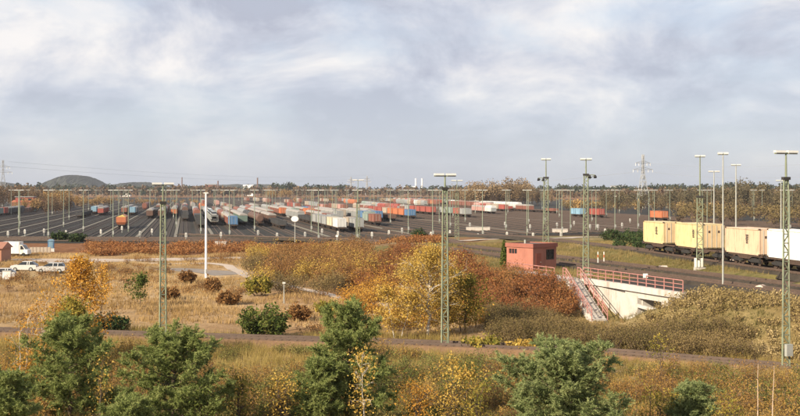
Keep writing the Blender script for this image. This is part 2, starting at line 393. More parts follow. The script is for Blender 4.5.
# ------------------------------------------------------------------ lamp masts
def lattice(g, h, w0, w1, step, depth=.55, z0=0.0, t=.075):
    """two channel legs tied with battens and diagonals"""
    for s in (-1, 1): g.tube([(s * w0 / 2, 0, z0), (s * w1 / 2, 0, h)], [t * 1.05, t * .9], 4)
    n = int((h - z0) / step)
    for k in range(n):
        za = z0 + (h - z0) * k / n; zb = z0 + (h - z0) * (k + 1) / n; wa = w0 + (w1 - w0) * k / n; wb = w0 + (w1 - w0) * (k + 1) / n
        s = 1 if k % 2 else -1
        g.bar((-wa / 2, 0, za), (wa / 2, 0, za), t); g.bar((s * wa / 2, 0, za), (-s * wb / 2, 0, zb), t * .9)
    return g
def lamp_head(root, z, wd, hoff=0.0):
    a = put('lamp_arm', Geo().bar((-wd / 2, 0, z), (wd / 2, 0, z), .10), GALV, root)
    for s in (-1, 1):
        g = Geo().prism([(-.16, 0), (.16, 0), (.12, .15), (-.12, .15)], 'x', s * wd * .06, s * wd / 2)
        g.v[-1] = g.v[-1] + np.array([0, 0, z + .05])
        h = put('lamp_housing', g, LAMPW, root)
        put('lens', Geo().box(min(s * wd * .08, s * wd * .47), max(s * wd * .08, s * wd * .47), -.11, .11, z - .005, z + .045), mat('lamp_lens', (.6, .6, .58), .3), h)
def big_mast(label, px, d, z, top_y, lat_y, headw, w0=.55, w1=.34, rz=0.0, name='lamp_mast', panel=False):
    X = AT(px, d); h = EYE + (HY - top_y) * d / F - z; hl = EYE + (HY - lat_y) * d / F - z
    r = thing(name, label, 'lamp mast', (X, d, z), rz)
    put('footing', Geo().box(-.6, .6, -.45, .45, -.6, .18), CONC, r)
    put('lattice_mast', lattice(Geo(), hl, w0, w1, .62, z0=.1), GALV, r)
    put('top_pole', Geo().tube([(0, 0, hl - .3), (0, 0, h)], [.085, .06], 8), GALV, r)
    put('collar', Geo().box(-w1 / 2 - .1, w1 / 2 + .1, -.14, .14, hl - .06, hl + .14), DARK, r)
    lamp_head(r, h, headw)
    if panel: put('switch_box', Geo().box(-.25, .25, -.42, -.16, 1.2, 2.0), GALVL, r)
    return r
big_mast('tall lattice lamp mast standing in front of the golden birch', 445, 94, 0, 176, 189, 1.75, rz=.25)
big_mast('tall lattice lamp mast at the right edge beside the brown foreground track', 786, 82, 0, 153.5, 179, 1.85, .6, .36, rz=.35, panel=True)
big_mast('tall lattice lamp mast rising behind the big rounded green pine', 163, 99, 0, 185, 203, 1.75, .55, .34, rz=.3)
big_mast('lattice lamp mast behind the golden thicket, left of the centre mast', 358, 250, 0, 180.5, 203, 2.4, .9, .6)
big_mast('lattice lamp mast just right of the golden birch, at the yard edge', 457, 255, 0, 181, 192, 2.4, .9, .6)
def signal_arms(root, z, side):
    g = Geo().bar((0, 0, z), (side * .95, 0, z), .09); g.bar((0, 0, z - .7), (side * .95, 0, z), .06)
    put('bracket', g, GALV, root)
    for o in (.35, .95):
        b = put('floodlight', Geo().tube([(side * o, -.05, z - .04), (side * o, -.16, z - .28)], [.12, .19], 8), DARK, root)
r = big_mast('lattice lamp mast with floodlight bracket directly behind the red signal cabin', 546, 150, 3.3, 160, 178, 1.2, .75, .5); signal_arms(r, EYE + 12 * 150 / F - 3.3, -1)
r = big_mast('lattice lamp mast with floodlight bracket between cabin and bridge steps', 586, 128, 3.4, 160, 175, 1.2, .6, .42); signal_arms(r, EYE + 15 * 128 / F - 3.4, 1)
r = big_mast('dark lattice lamp mast with white boards at its foot before yellow containers', 700, 133, tz(AT(700, 133), 133), 157, 197, 1.1, .7, .6)
for k in range(3): put('warning_board', Geo().box(-.75 + k * .36, -.49 + k * .36, -.46, -.42, .25, 1.25 - .25 * (k == 1)), WHITE, r)
def slim_mast(label, px, d, z, top_y, headw, r0=.11, m=GALVL, cat='lamp mast', name='slim_lamp_mast', head=True, rz=0):
    X = AT(px, d); h = EYE + (HY - top_y) * d / F - z
    r = thing(name, label, cat, (X, d, z), rz)
    put('pole', Geo().tube([(0, 0, -.4), (0, 0, h * .5), (0, 0, h)], [r0, r0 * .8, r0 * .55], 8), m, r)
    if head: lamp_head(r, h, headw)
    return r
slim_mast('slim grey lamp mast in front of the gap between yellow and peach containers', 723, 112, tz(AT(723, 112), 112), 154.5, .95, .10)
slim_mast('slim lamp mast behind the containers, just left of the tallest slim one', 714, 205, tz(AT(714, 205), 205), 172, 1.9, .14)
slim_mast('slim lamp mast rising behind the peach container', 736, 190, tz(AT(736, 190), 190), 165.5, 1.5, .14)
slim_mast('lamp mast behind the white container beside the right edge lattice mast', 781, 230, tz(AT(781, 230), 230), 181, 1.9, .14)
r = thing('white_pole', 'plain white pole standing alone on the meadow by the grey asphalt', 'pole', (*G(206, 277), tz(*G(206, 277))))
put('shaft', Geo().tube([(0, 0, -.4), (0, 0, 6.5), (0, 0, EYE - .35)], [.2, .16, .12], 10), mat('bright_white', (.8, .79, .76), .5, .04), r)
put('cap', Geo().box(-.34, .34, -.12, .12, EYE - .36, EYE - .2), LAMPW, r); put('access_door', Geo().box(-.08, .08, -.23, -.17, .7, 1.3), GALVL, r)

# yard masts in rows across the tracks
proto = None
pm = [Geo().tube([(0, 0, -.3), (0, 0, 6), (0, 0, 12.35)], [.14, .12, .09], 7)]
row_t = [300, 360, 430, 510, 610, 740, 900, 1100, 1350, 1640]
def yard_mast(loc, label):
    global proto
    if proto is None:
        proto = thing('yard_lamp_mast', label, 'lamp mast', loc, YAW, 'lamp masts across the yard')
        put('pole', pm[0], mat('yard_mast_paint', (.22, .25, .19), .6, .15), proto); lamp_head(proto, 12.35, 2.5)
        put('junction_box', Geo().box(-.22, .22, -.45, -.18, 1.0, 1.9), GALVL, proto)
        return proto
    return copy_tree(proto, label, loc, YAW)
rr = random.Random(3)
mast_spots = []
for i, t in enumerate(row_t):
    lst = []
    for s in np.arange(-260 + (i * 7.3) % 19, 420, 16 if i < 3 else 21):
        ss = s + rr.uniform(-4, 4); p = ST(ss, t + rr.uniform(-22, 22) + (max(0, ss - 40) * .42 if i == 0 else 0)); px = CX + p[0] / p[1] * F
        if -12 < px < 812 and not (i == 0 and (px > 640 or abs(px - 206) < 9)): lst.append(p)
    for k, p in enumerate(lst):
        mast_spots.append(p)
        yard_mast((p[0], p[1], 0), 'pale green yard lamp mast with flat twin lamps, %s row from front, %s from left' % (ORD[i + 1], ORD[k + 1]))

# little white marker posts, signals, discs
post = None
pk = 0
for px, y in [(8, 239), (25, 237), (44, 236), (66, 238), (101, 237), (122, 233), (140, 239), (152, 236), (186, 241), (221, 240), (258, 238), (277, 241), (305, 240), (322, 236), (338, 239), (372, 240), (389, 238), (402, 235),
              (431, 240), (450, 238), (470, 229), (478, 242), (505, 228), (507, 240), (530, 231), (533, 241), (557, 229), (561, 240), (574, 227), (590, 231), (598, 231), (605, 236), (622, 229), (630, 224), (655, 219), (667, 218)]:
    x, d = G(px, y); pk += 1
    lb = 'small white dwarf signal on a short post in the yard, %s from the left' % ORD[pk]
    if post is None:
        post = thing('dwarf_signal', lb, 'signal', (x, d, .05), 0, 'dwarf signals in the yard')
        put('post', Geo().tube([(0, 0, 0), (0, 0, 1.1)], [.09, .08], 6), GALVL, post)
        hd = put('signal_head', Geo().prism([(-.26, .9), (.26, .9), (.26, 1.75), (.14, 2.0), (-.14, 2.0), (-.26, 1.75)], 'y', -.16, .16), mat('signal_paint', (.46, .45, .42), .6), post)
        for zz_ in (1.2, 1.55): put('lens', Geo().tube([(0, -.17, zz_), (0, -.20, zz_)], .10, 8), DARK, hd)
    else: copy_tree(post, lb, (x, d, .05), rr.uniform(-.3, .3))
def disc(px, yc, yb, rad, label, hv=.75):
    x, d = G(px, yb); z = EYE - (yc - HY) * d / F
    r = thing('loudspeaker_post', label, 'signal disc', (x, d, 0))
    put('post', Geo().tube([(0, 0, 0), (0, 0, z)], [.1, .08], 7), GALVL, r)
    g = Geo().tube([(0, .12, 0), (0, 0, 0), (0, -.12, 0)], [rad * .55, rad, rad * .93], 18); g.v[-1] = g.v[-1] * np.array([1, 1, hv]) + np.array([0, -.2, z])
    put('disc', g, WHITE, r)
disc(295, 219, 247, .85, 'large white oval disc on a pole in front of the orange containers')
disc(337, 236, 247, .32, 'small white round disc on a short pole below the white blue container')
disc(429, 235, 246, .34, 'small white round disc near the dark green bush at the yard edge')
disc(605, 234, 245, .34, 'small white round disc on the dark sidings right of the mast')

# ------------------------------------------------------------------ wagons
COLS = dict(orange=(.55, .16, .05), red=(.38, .07, .045), rust=(.26, .09, .055), brown=(.14, .07, .045), grey=(.32, .33, .33), green=(.13, .20, .17), blue=(.07, .19, .38), ltblue=(.22, .42, .58), white=(.68, .68, .66),
            cream=(.60, .53, .38), beige=(.44, .36, .28), dark=(.05, .05, .052), pink=(.55, .30, .26), greygreen=(.26, .33, .29), yellow=(.62, .45, .08))
CNAME = dict(orange='bright orange', red='red', rust='rusty red', brown='dark brown', grey='grey', green='dull green', blue='blue', ltblue='light blue', white='white', cream='cream', beige='beige', dark='blackish', pink='faded pink', greygreen='grey green', yellow='yellow')
COLS = {k: tuple(q * .72 + .018 + .06 * (sum(v) / 3) for q in v) for k, v in COLS.items()}
def cm(c): return mat('wagon_' + c, COLS[c], .65, .14, .7, dirt=tuple(q * .55 + .02 for q in COLS[c]), dscale=.45)
def bogie(root, y, near=False):
    b = put('bogie', Geo().box(-.95, .95, y - 1.25, y + 1.25, .45, .75).box(-1.0, 1.0, y - .35, y + .35, .35, .85), DARK, root)
    for oy in (-.9, .9):
        g = Geo()
        for ox in (-.80, .66): g.tube([(ox, y + oy, .46), (ox + .14, y + oy, .46)], .46, 12)
        put('wheelset', g.bar((-.7, y + oy, .46), (.7, y + oy, .46), .14), RUSTF, b)
def underframe(root, L):
    put('underframe', Geo().box(-1.2, 1.2, 0, L, .95, 1.2).box(-.25, .25, .3, L - .3, .6, .95), RUSTF, root)
    for yy, s in ((0, -1), (L, 1)):
        for ox in (-.87, .87): put('buffer', Geo().tube([(ox, yy, 1.05), (ox, yy + s * .45, 1.05), (ox, yy + s * .5, 1.05)], [.09, .09, .22], 8), DARK, root)
    bogie(root, 2.0); bogie(root, L - 2.0)
def cont_geo(L, W=2.44, H=2.6, rib=.3):
    """corrugated container shell standing on z=0, from y=0 to L"""
    g = Geo(); n = int(L / rib); a, b = W / 2 - .0, W / 2 - .045
    prof = []
    for k in range(n):
        y = L * k / n; st_ = L / n
        prof += [(a, y), (a, y + st_ * .45), (b, y + st_ * .55), (b, y + st_ * .95)]
    for s in (-1, 1):
        P = [(s * x, y, z) for z in (.12, H - .1) for (x, y) in prof + [(a, L)]]; m = len(prof) + 1
        g.add(P, [(i, i + 1, i + 1 + m, i + m) for i in range(m - 1)])
        g.box(s * W / 2 - .05, s * W / 2 + .035, 0, L, 0, .14); g.box(s * W / 2 - .05, s * W / 2 + .035, 0, L, H - .12, H)
        for yy in (0, L): g.box(s * W / 2 - .09, s * W / 2 + .04, yy - .012 if yy == 0 else yy - .16, yy + .16 if yy == 0 else yy + .012, 0.002, H - .002)
    g.box(-W / 2 + .04, W / 2 - .04, .03, L - .03, H - .06, H - .02); g.box(-W / 2 + .05, W / 2 - .05, .06, .12, .1, H - .08); g.box(-W / 2 + .05, W / 2 - .05, L - .12, L - .06, .1, H - .08)
    g.box(-W / 2 + .05, W / 2 - .05, 0.05, L - .05, .05, .12)
    return g
PROTO = {}
def make_wagon(kind, c):
    key = (kind, c)
    if key in PROTO: return PROTO[key], False
    L = {'box': 13.5, 'hopper': 11.5, 'tank': 13.0, 'open': 13.5, 'flat': 13.8, 'cars': 14.5, 'loco': 14.0, 'tent': 13.5}[kind]
    nm = {'box': 'covered_wagon', 'hopper': 'hopper_wagon', 'tank': 'tank_wagon', 'open': 'open_wagon', 'flat': 'flat_wagon', 'cars': 'car_carrier_wagon', 'loco': 'locomotive', 'tent': 'canopy_wagon'}[kind]
    r = thing(nm, 'wagon in the yard', 'locomotive' if kind == 'loco' else 'wagon', (0, 0, 0)); r['_L'] = L
    underframe(r, L)
    m = cm(c)
    if kind == 'box':
        g = Geo().box(-1.35, 1.35, .1, L - .1, 1.2, 3.3)
        for k in range(9): y = .5 + k * (L - 1.0) / 8; g.box(-1.4, 1.4, y - .05, y + .05, 1.2, 3.3)
        put('body', g, m, r)
        a = [(1.42 * math.cos(q), 3.3 + .75 * math.sin(q)) for q in np.linspace(0, math.pi, 9)]
        put('roof', Geo().prism(a, 'y', 0, L), mat('wagon_roof', (.30, .28, .26), .7, .15, .5), r)
        put('door', Geo().box(-1.46, -1.36, L * .36, L * .64, 1.3, 3.2), m, r)
    elif kind == 'tent':
        a = [(-1.4, 1.2), (1.4, 1.2), (1.4, 2.9), (1.1, 3.9), (.4, 4.25), (-.4, 4.25), (-1.1, 3.9), (-1.4, 2.9)]
        g = Geo()
        for k in range(6): g.prism([(x * (1 - .012 * (k % 2)), z - .03 * (k % 2)) for x, z in a], 'y', .1 + k * (L - .2) / 6, .1 + (k + 1) * (L - .2) / 6)
        put('canopy', g, m, r); put('end_wall', Geo().box(-1.42, 1.42, .02, .1, 1.2, 3.1), cm('grey'), r)
    elif kind == 'hopper':
        for k in range(3):
            y0 = .5 + k * (L - 1) / 3; y1 = y0 + (L - 1) / 3 - .12
            put('hopper', Geo().add([(-1.15, y0 + .5, 1.1), (1.15, y0 + .5, 1.1), (1.15, y1 - .5, 1.1), (-1.15, y1 - .5, 1.1), (-1.5, y0, 1.9), (1.5, y0, 1.9), (1.5, y1, 1.9), (-1.5, y1, 1.9), (-1.5, y0, 3.6), (1.5, y0, 3.6), (1.5, y1, 3.6), (-1.5, y1, 3.6)],
                [(0, 3, 2, 1), (0, 1, 5, 4), (1, 2, 6, 5), (2, 3, 7, 6), (3, 0, 4, 7), (4, 5, 9, 8), (5, 6, 10, 9), (6, 7, 11, 10), (7, 4, 8, 11), (8, 9, 10, 11)]), m, r)
        g = Geo().add([(-1.3, .8, 3.6), (1.3, .8, 3.6), (1.3, L - .8, 3.6), (-1.3, L - .8, 3.6), (0, 2, 4.1), (.2, L * .5, 3.85), (0, L - 2, 4.15)], [(0, 1, 4), (1, 5, 4), (1, 2, 6, 5), (2, 3, 6), (3, 5, 6), (3, 0, 4, 5)])
        put('load', g, cm('yellow') if c == 'orange' else cm('rust'), r)
    elif kind == 'tank':
        put('tank', Geo().tube([(0, .3, 2.6), (0, .5, 2.6), (0, L - .5, 2.6), (0, L - .3, 2.6)], [1.0, 1.4, 1.4, 1.0], 16), m, r, smooth=False)
        put('dome', Geo().tube([(0, L / 2, 3.9), (0, L / 2, 4.25)], .4, 10), m, r); put('ladder', Geo().bar((-1.42, L / 2 - .25, 1.2), (-1.1, L / 2 - .25, 3.7), .06).bar((-1.42, L / 2 + .25, 1.2), (-1.1, L / 2 + .25, 3.7), .06), DARK, r)
        for y in (1.5, L - 1.5): put('saddle', Geo().box(-1.1, 1.1, y - .2, y + .2, 1.2, 1.8), DARK, r)
    elif kind == 'open':
        g = Geo()
        for s in (-1, 1): g.box(s * 1.35 - .04, s * 1.35 + .04, .1, L - .1, 1.2, 2.5)
        for y in (.1, L - .1): g.box(-1.31, 1.31, y - .04, y + .04, 1.2, 2.5)
        for k in range(8):
            y = .4 + k * (L - .8) / 7
            for s in (-1, 1): g.box(s * 1.42 - .05, s * 1.42 + .05, y - .06, y + .06, 1.2, 2.5)
        put('body', g, m, r); put('floor', Geo().box(-1.3, 1.3, .15, L - .15, 1.21, 1.3), DARK, r)
    elif kind == 'flat':
        put('deck', Geo().box(-1.3, 1.3, .05, L - .05, 1.2, 1.27), RUSTF, r)
    elif kind == 'cars':
        for z in (1.22, 2.95): put('deck', Geo().box(-1.35, 1.35, 0, L, z, z + .1), GALVL, r)
        g = Geo()
        for k in range(6):
            for s in (-1, 1): g.box(s * 1.33 - .05, s * 1.33 + .05, .1 + k * (L - .2) / 5 - .06, .1 + k * (L - .2) / 5 + .06, 1.25, 3.4)
        put('stanchions', g, GALVL, r)
    elif kind == 'loco':
        put('body', Geo().prism([(0, 1.2), (L, 1.2), (L, 2.7), (L - .7, 3.9), (.7, 3.9), (0, 2.7)], 'x', -1.4, 1.4), m, r)
        put('stripe', Geo().box(-1.42, 1.42, -.02, L + .02, 1.75, 2.2), cm('white'), r)
        put('windscreen', Geo().add([(-1.15, .02, 2.85), (1.15, .02, 2.85), (1.15, .42, 3.6), (-1.15, .42, 3.6)], [(0, 1, 2, 3)]), GLASS, r)
        put('roof', Geo().box(-1.1, 1.1, 1.2, L - 1.2, 3.9, 4.2), cm('grey'), r)
    PROTO[key] = r; return r, True
CPROTO = {}
def yard_container(c, L, H, loc, rz, label):
    key = (c, L, H)
    if key not in CPROTO:
        r = thing('shipping_container', label, 'container', loc, rz, 'containers on yard wagons')
        put('shell', cont_geo(L, H=H, rib=.6), cm(c), r)
        for s in (-1, 1):
            d_ = put('door', Geo().box(min(s * .02, s * 1.1), max(s * .02, s * 1.1), -.03, .02, .14, H - .14), cm(c), r)
            put('lock_rod', Geo().bar((s * .5, -.06, .16), (s * .5, -.06, H - .16), .05), GALVL, d_)
        CPROTO[key] = r; return r
    return copy_tree(CPROTO[key], label, loc, rz)
FARP = {}
def far_wagon(kind, c):
    if (kind, c) not in FARP:
        L = {'box': 13.5, 'hopper': 11.5, 'tank': 13.0, 'open': 13.5, 'flat': 13.8, 'cars': 14.5, 'loco': 14.0, 'tent': 13.5}[kind]
        g = Geo().box(-1.0, 1.0, .4, L - .4, .3, 1.0).box(-1.2, 1.2, 0, L, 1.0, 1.25)
        if kind == 'tank': g.tube([(0, .3, 2.6), (0, L - .3, 2.6)], 1.4, 12)
        elif kind == 'open': g.box(-1.4, 1.4, .1, L - .1, 1.25, 2.5)
        elif kind in ('box', 'tent', 'hopper', 'cars', 'loco'): g.prism([(-1.4, 1.25), (1.4, 1.25), (1.4, 3.2), (1.0, 3.85), (0, 4.05), (-1.0, 3.85), (-1.4, 3.2)], 'y', .1, L - .1)
        nm = {'box': 'covered_wagon', 'hopper': 'hopper_wagon', 'tank': 'tank_wagon', 'open': 'open_wagon', 'flat': 'flat_wagon', 'cars': 'car_carrier_wagon', 'loco': 'locomotive', 'tent': 'canopy_wagon'}[kind]
        me = g.mesh(nm); me.materials.append(cm(c)); FARP[(kind, c)] = (nm, me, L)
    return FARP[(kind, c)]
FARC = {}
USED = {}
def place_rake(px, y, wagons, phrase, snap=True, gap=1.1):
    x, d = G(px, y); s, t = st(x, d)
    if snap: s = min(TRACKS, key=lambda q: abs(q - s))
    tot = 0; n = 0
    span = (t, t + 15 * len(wagons))
    for off in (0, 5, -5, 10, -10, 15, -15):
        if all(span[1] < a or span[0] > b for a, b in USED.get(s + off, [])): s += off; break
    USED.setdefault(s, []).append(span)
    for kind, c in wagons:
        n += 1; wk, wc = (kind.split('+') + [None])[:2] if '+' in kind else (kind, None)
        kindname = {'box': 'covered wagon', 'hopper': 'hopper wagon', 'tank': 'tank wagon', 'open': 'open wagon', 'flat': 'flat wagon', 'cars': 'car carrier', 'loco': 'locomotive', 'tent': 'canopy wagon'}[wk]
        cc = 'brown' if wk == 'flat' else c
        where = ('only one' if len(wagons) == 1 else ('nearest' if n == 1 else ORD[n])) + ' of ' + phrase
        lb = '%s %s, %s' % (CNAME[cc] if wk != 'flat' else 'rusty', kindname, where)
        p = ST(s, t + tot); far = n > 6 or p[1] > 720
        if far:
            nm, me, L = far_wagon(wk, cc); o = tag(put(nm, me, None, None, (*p, .36), YAW), lb, 'wagon', 'wagons in the yard')
            if wk == 'flat' and wc:
                p2 = ST(s, t + tot + .8)
                if c not in FARC: FARC[c] = Geo().box(-1.22, 1.22, 0, 12.2, 0, 2.6).box(-1.25, 1.25, 5.9, 6.2, .05, 2.55).mesh('shipping_container'); FARC[c].materials.append(cm(c))
                tag(put('shipping_container', FARC[c], None, None, (*p2, .36 + 1.275), YAW), '%s container, %s' % (CNAME[c], where), 'container', 'containers on yard wagons')
            tot += L + gap; continue
        src, new = make_wagon(wk, cc); L = src['_L']
        if new: o = src; o['label'] = lb; o.location = (*p, .36); o.rotation_euler.z = YAW; o['group'] = 'wagons in the yard'
        else: o = copy_tree(src, lb, (*p, .36), YAW)
        if wk == 'flat' and wc:
            if wc == '40': lst = [(c, 12.2, .8)]
            elif wc == '20': lst = [(c, 6.1, .5), (c if '/' not in c else c, 6.1, 7.1)]
            for q, (c2, cl, oy) in enumerate(lst):
                p2 = ST(s, t + tot + oy)
                yard_container(c2, cl, 2.6, (*p2, .36 + 1.275), YAW, '%s container, %s%s' % (CNAME[c2], '' if len(lst) == 1 else ('front half, ' if q == 0 else 'rear half, '), where))
        if wk == 'cars':
            for q in range(3):
                for zq in (1.33, 3.06):
                    cc2 = rr.choice(['white', 'white', 'ltblue', 'grey', 'dark']); p2 = ST(s, t + tot + .5 + q * 4.7)
                    small_car((*p2, .36 + zq), cc2, '%s new car, %s %s deck, %s carrier right of the white pole' % (CNAME[cc2], ('front', 'middle', 'rear')[q], 'lower' if zq < 2 else 'upper', 'nearest' if n == 1 else ORD[n]))
        tot += L + gap
SCAR = {}
def small_car(loc, c, label):
    if c not in SCAR:
        r = thing('new_car', label, 'car', loc, YAW, 'new cars on carrier wagons')
        put('body', Geo().prism([(0, .25), (4, .25), (4, .75), (3.9, .9), (.1, .8), (0, .6)], 'x', -.82, .82), cm(c), r)
        put('cabin', Geo().prism([(.9, .8), (3.8, .9), (3.3, 1.42), (1.7, 1.42)], 'x', -.72, .72), GLASS, r)
        put('roof', Geo().prism([(1.7, 1.42), (3.3, 1.42), (3.2, 1.47), (1.8, 1.47)], 'x', -.7, .7), cm(c), r)
        for x in (-.84, .66):
            for y in (.8, 3.2): put('wheel', Geo().tube([(x, y, .3), (x + .18, y, .3)], .3, 10), DARK, r)
        SCAR[c] = r; return r
    return copy_tree(SCAR[c], label, loc, YAW)
def seq(s):
    out = []
    for tok in s.split():
        k, c = tok.rsplit(':', 1)
        if '*' in c: c, m_ = c.split('*'); out += [(k, c)] * int(m_)
        else: out.append((k, c))
    return out
RAKES = [
    (-6, 218, 'open:green flat+20:greygreen flat+20:red box:dark*4 open:brown*3 box:green*2 box:dark*4', 'the string at the far left edge'),
    (91, 215, 'flat+40:ltblue flat+20:white box:grey*2', 'the light blue string behind the small bushes'),
    (99, 216, 'box:red*3', 'the red string beside the light blue one'),
    (113, 229.5, 'hopper:orange hopper:rust', 'the short loaded pair right of the bushes'),
    (124, 215, 'box:rust*3 box:brown*3', 'the red string behind the orange hopper'),
    (170, 217, 'box:orange box:rust*4 box:brown*5 box:rust*3', 'the string just right of the pine mast'),
    (180, 222, 'open:dark*7 box:brown*3 box:dark*5', 'the black low string right of the pine mast'),
    (192, 229, 'open:dark flat:dark open:dark*6 box:rust*4 box:grey*4', 'the black string left of the white pole'),
    (188, 211.5, 'loco:red box:beige*4', 'the string headed by the red engine'),
    (211, 226, 'cars:white*5 cars:grey*6', 'the car string just right of the white pole'),
    (238, 230, 'flat+40:blue box:rust*3 box:beige*2 box:rust*4 box:grey*3 box:brown*4', 'the long string with the blue front'),
    (250, 226, 'box:green*4 box:brown*5 box:grey*4', 'the green string beside the blue front'),
    (263, 227, 'tank:brown*4 tank:dark*3 tank:grey*4 box:rust*3', 'the tank string right of the green string'),
    (276, 220, 'box:rust*3 box:red*3 box:grey*3 box:rust*4', 'the red string right of the tanks'),
    (282, 217, 'flat+20:orange box:rust*5 box:grey*4', 'the string left of the oval disc'),
    (291, 217.5, 'flat+20:greygreen box:green*3 box:brown*3 flat+40:grey*3', 'the grey green string behind the oval disc'),
    (301, 218.5, 'flat+40:orange flat+20:orange box:rust*3', 'the orange string right of the oval disc'),
    (313, 222, 'flat+20:grey box:grey*3 box:rust*4 flat+40:blue*2', 'the grey string left of the white blue one'),
    (351, 233, 'flat+40:white flat+20:cream flat+40:grey flat+40:grey*2', 'the white blue string nearest the meadow'),
    (365, 233, 'flat+20:grey flat+20:beige', 'the short grey pair behind the mast'),
    (383, 226.5, 'flat+20:rust flat+20:greygreen', 'the short red pair right of the mast'),
    (334, 220, 'flat+40:beige flat+20:grey box:beige*2 box:brown*4 flat+40:red*2', 'the beige string behind the white blue one'),
    (417, 219.5, 'flat+20:blue flat+40:orange*3 flat+40:beige flat+40:red*3 box:rust', 'the long orange string left of the birch mast'),
    (436, 215.5, 'flat+40:red*4 flat+20:grey box:rust', 'the red string behind the birch mast'),
    (460, 218, 'flat+20:grey flat+40:red flat+20:greygreen flat+40:grey', 'the grey string right of the birch mast'),
    (496, 214.5, 'tent:white box:pink*2', 'the string with the white canopy front'),
    (560, 214, 'open:rust flat:dark*2 box:rust*2 flat:dark open:red*3 box:pink*3', 'the low red string left of the light blue pair'),
    (579, 218, 'flat+20:ltblue', 'the light blue pair on the right sidings'),
    (606, 218.5, 'flat+20:red', 'the red pair on the right sidings'),
    (601, 208.5, 'tent:white*12', 'the long white canopy string on the right'),
    (662, 222.0, 'flat+40:orange', 'the orange top behind the first yellow container'),
]
for px, y, sq, ph in RAKES: place_rake(px, y, seq(sq), ph)
fx = []
EXTRA = [(60, 211, 'box:brown*3 box:dark*4', 'the dark string behind the left bushes'), (142, 210, 'box:rust*3 box:brown*4', 'the rusty string far behind the orange hopper'), (158, 213, 'open:dark*3 box:rust*5', 'the dark string left of the engine'), (200, 219, 'box:brown*3 box:grey*4 box:rust*4', 'the brown string behind the white pole'), (75, 219, 'open:dark*4', 'the low black string behind the right bush'), (221, 222, 'box:brown*4 box:rust*4 box:grey*4', 'the brown string left of the blue front'), (228, 219, 'box:grey*3 box:brown*6', 'the grey string behind the blue front'), (156, 219, 'box:brown*3 open:dark*6', 'the brown string left of the pine mast'), (322, 227, 'flat+20:grey flat+40:rust box:brown*4', 'the grey rust string left of the white blue one'), (306, 225, 'open:dark*3 box:grey*4', 'the low dark string below the oval disc'), (343, 223, 'flat+20:greygreen flat+40:blue box:grey*4', 'the blue string behind the white blue one'), (372, 222, 'flat+20:blue flat+40:grey box:rust*4', 'the string just right of the mast'), (398, 222, 'open:brown*4 box:rust*3', 'the brown string below the long orange one'), (270, 230, 'open:dark*3 box:brown*3', 'the low black string nearest the tanks'), (136, 216, 'flat+20:ltblue box:grey*2', 'the pale string right of the orange hopper')]
for px, y, sq, ph in EXTRA: place_rake(px, y, seq(sq), ph)
for k in range(44):
    px = 180 + k * 9.0 + rr.uniform(-4, 4); y = rr.choice([202, 203, 204.5, 206, 208, 210, 212])
    c = rr.choice(['rust', 'red', 'grey', 'white', 'beige', 'rust', 'orange', 'pink', 'greygreen', 'red']); kd = rr.choice(['box', 'flat+40', 'flat+40', 'tent', 'flat+20'])
    sq = [(kd, rr.choice([c, c, 'rust', 'beige', 'grey'])) for _ in range(rr.randint(4, 6))]
    fx.append((px, y, sq))
for k, (px, y, sq) in enumerate(fx): place_rake(px, y, sq, 'the distant string %s from left' % ORD[k + 1])

# ------------------------------------------------------------------ the container train on the bank
TYAW = math.atan2(TRD[1], TRD[0]) - math.pi / 2
def on_train(px):           # distance along the wagon track where its left container side crosses a photo column
    lat = np.array([-TRD[1], TRD[0]]) * 1.22; p = TR0 + lat; k = (px - CX) / F
    return float((k * p[1] - p[0]) / (TRD[0] - k * TRD[1]))
a0 = [on_train(x) for x in (644, 664, 676, 704, 726, 760, 768)]
ZTOP = ZR + .17
def near_container(label, c, near, far, H, mark=True, doorc=None):
    L = far - near; p = TR0 + TRD * near; m = mat('container_' + c[0], c[1], .55, .07, .8, dirt=tuple(q * .55 for q in c[1]), dscale=1.6)
    r = thing('shipping_container', label, 'container', (p[0], p[1], ZTOP + 1.16), TYAW)
    put('shell', cont_geo(L, H=H, rib=.30), m, r)
    for s in (-1, 1):
        d_ = put('door', Geo().box(min(s * .015, s * 1.12), max(s * .015, s * 1.12), -.035, .03, .15, H - .15), mat('container_door_' + c[0], doorc or c[1], .6, .1, 1, dirt=tuple(q * .5 for q in c[1]), dscale=1.2), r)
        for o in (.3, .85):
            put('lock_rod', Geo().bar((s * o, -.06, .12), (s * o, -.06, H - .12), .045), GALVL, d_)
        put('door_plate', Geo().box(s * .58 - .12, s * .58 + .12, -.045, -.036, H * .64, H * .74), RUSTF, d_)
    for s in (-1, 1):
        for yy in (0.0, L - .18):
            for zq in (-.02, H - .13): put('corner_casting', Geo().box(s * 1.22 - .1, s * 1.22 + .055, yy - .025, yy + .205, zq, zq + .16), RUSTF, r)
    if mark:
        yc = L * .36; g = Geo(); q = random.Random(int(near * 10))
        for k in range(5): g.box(-1.262, -1.258, yc - .28 + q.uniform(-.06, .06), yc + .28 + q.uniform(-.06, .06), H * .42 + k * .20, H * .42 + k * .20 + .13)
        put('marking', g, DARK, r)
    return r
YEL = ('yellow', (.63, .50, .28)); PEA = ('peach', (.61, .45, .32)); WHT = ('white', (.78, .76, .72))
near_container('yellow container, farthest of the two yellow ones on the bank', YEL, a0[1], a0[0], 2.75, doorc=(.58, .43, .25))
near_container('yellow container, nearer of the two yellow ones on the bank', YEL, a0[3], a0[2], 2.85, doorc=(.58, .43, .25))
near_container('peach coloured container with dark vertical lettering before the white one', PEA, a0[5], a0[4], 2.75)
near_container('bright white container cut by the right edge of the picture', WHT, a0[6] - 12.2, a0[6], 2.85, mark=False)
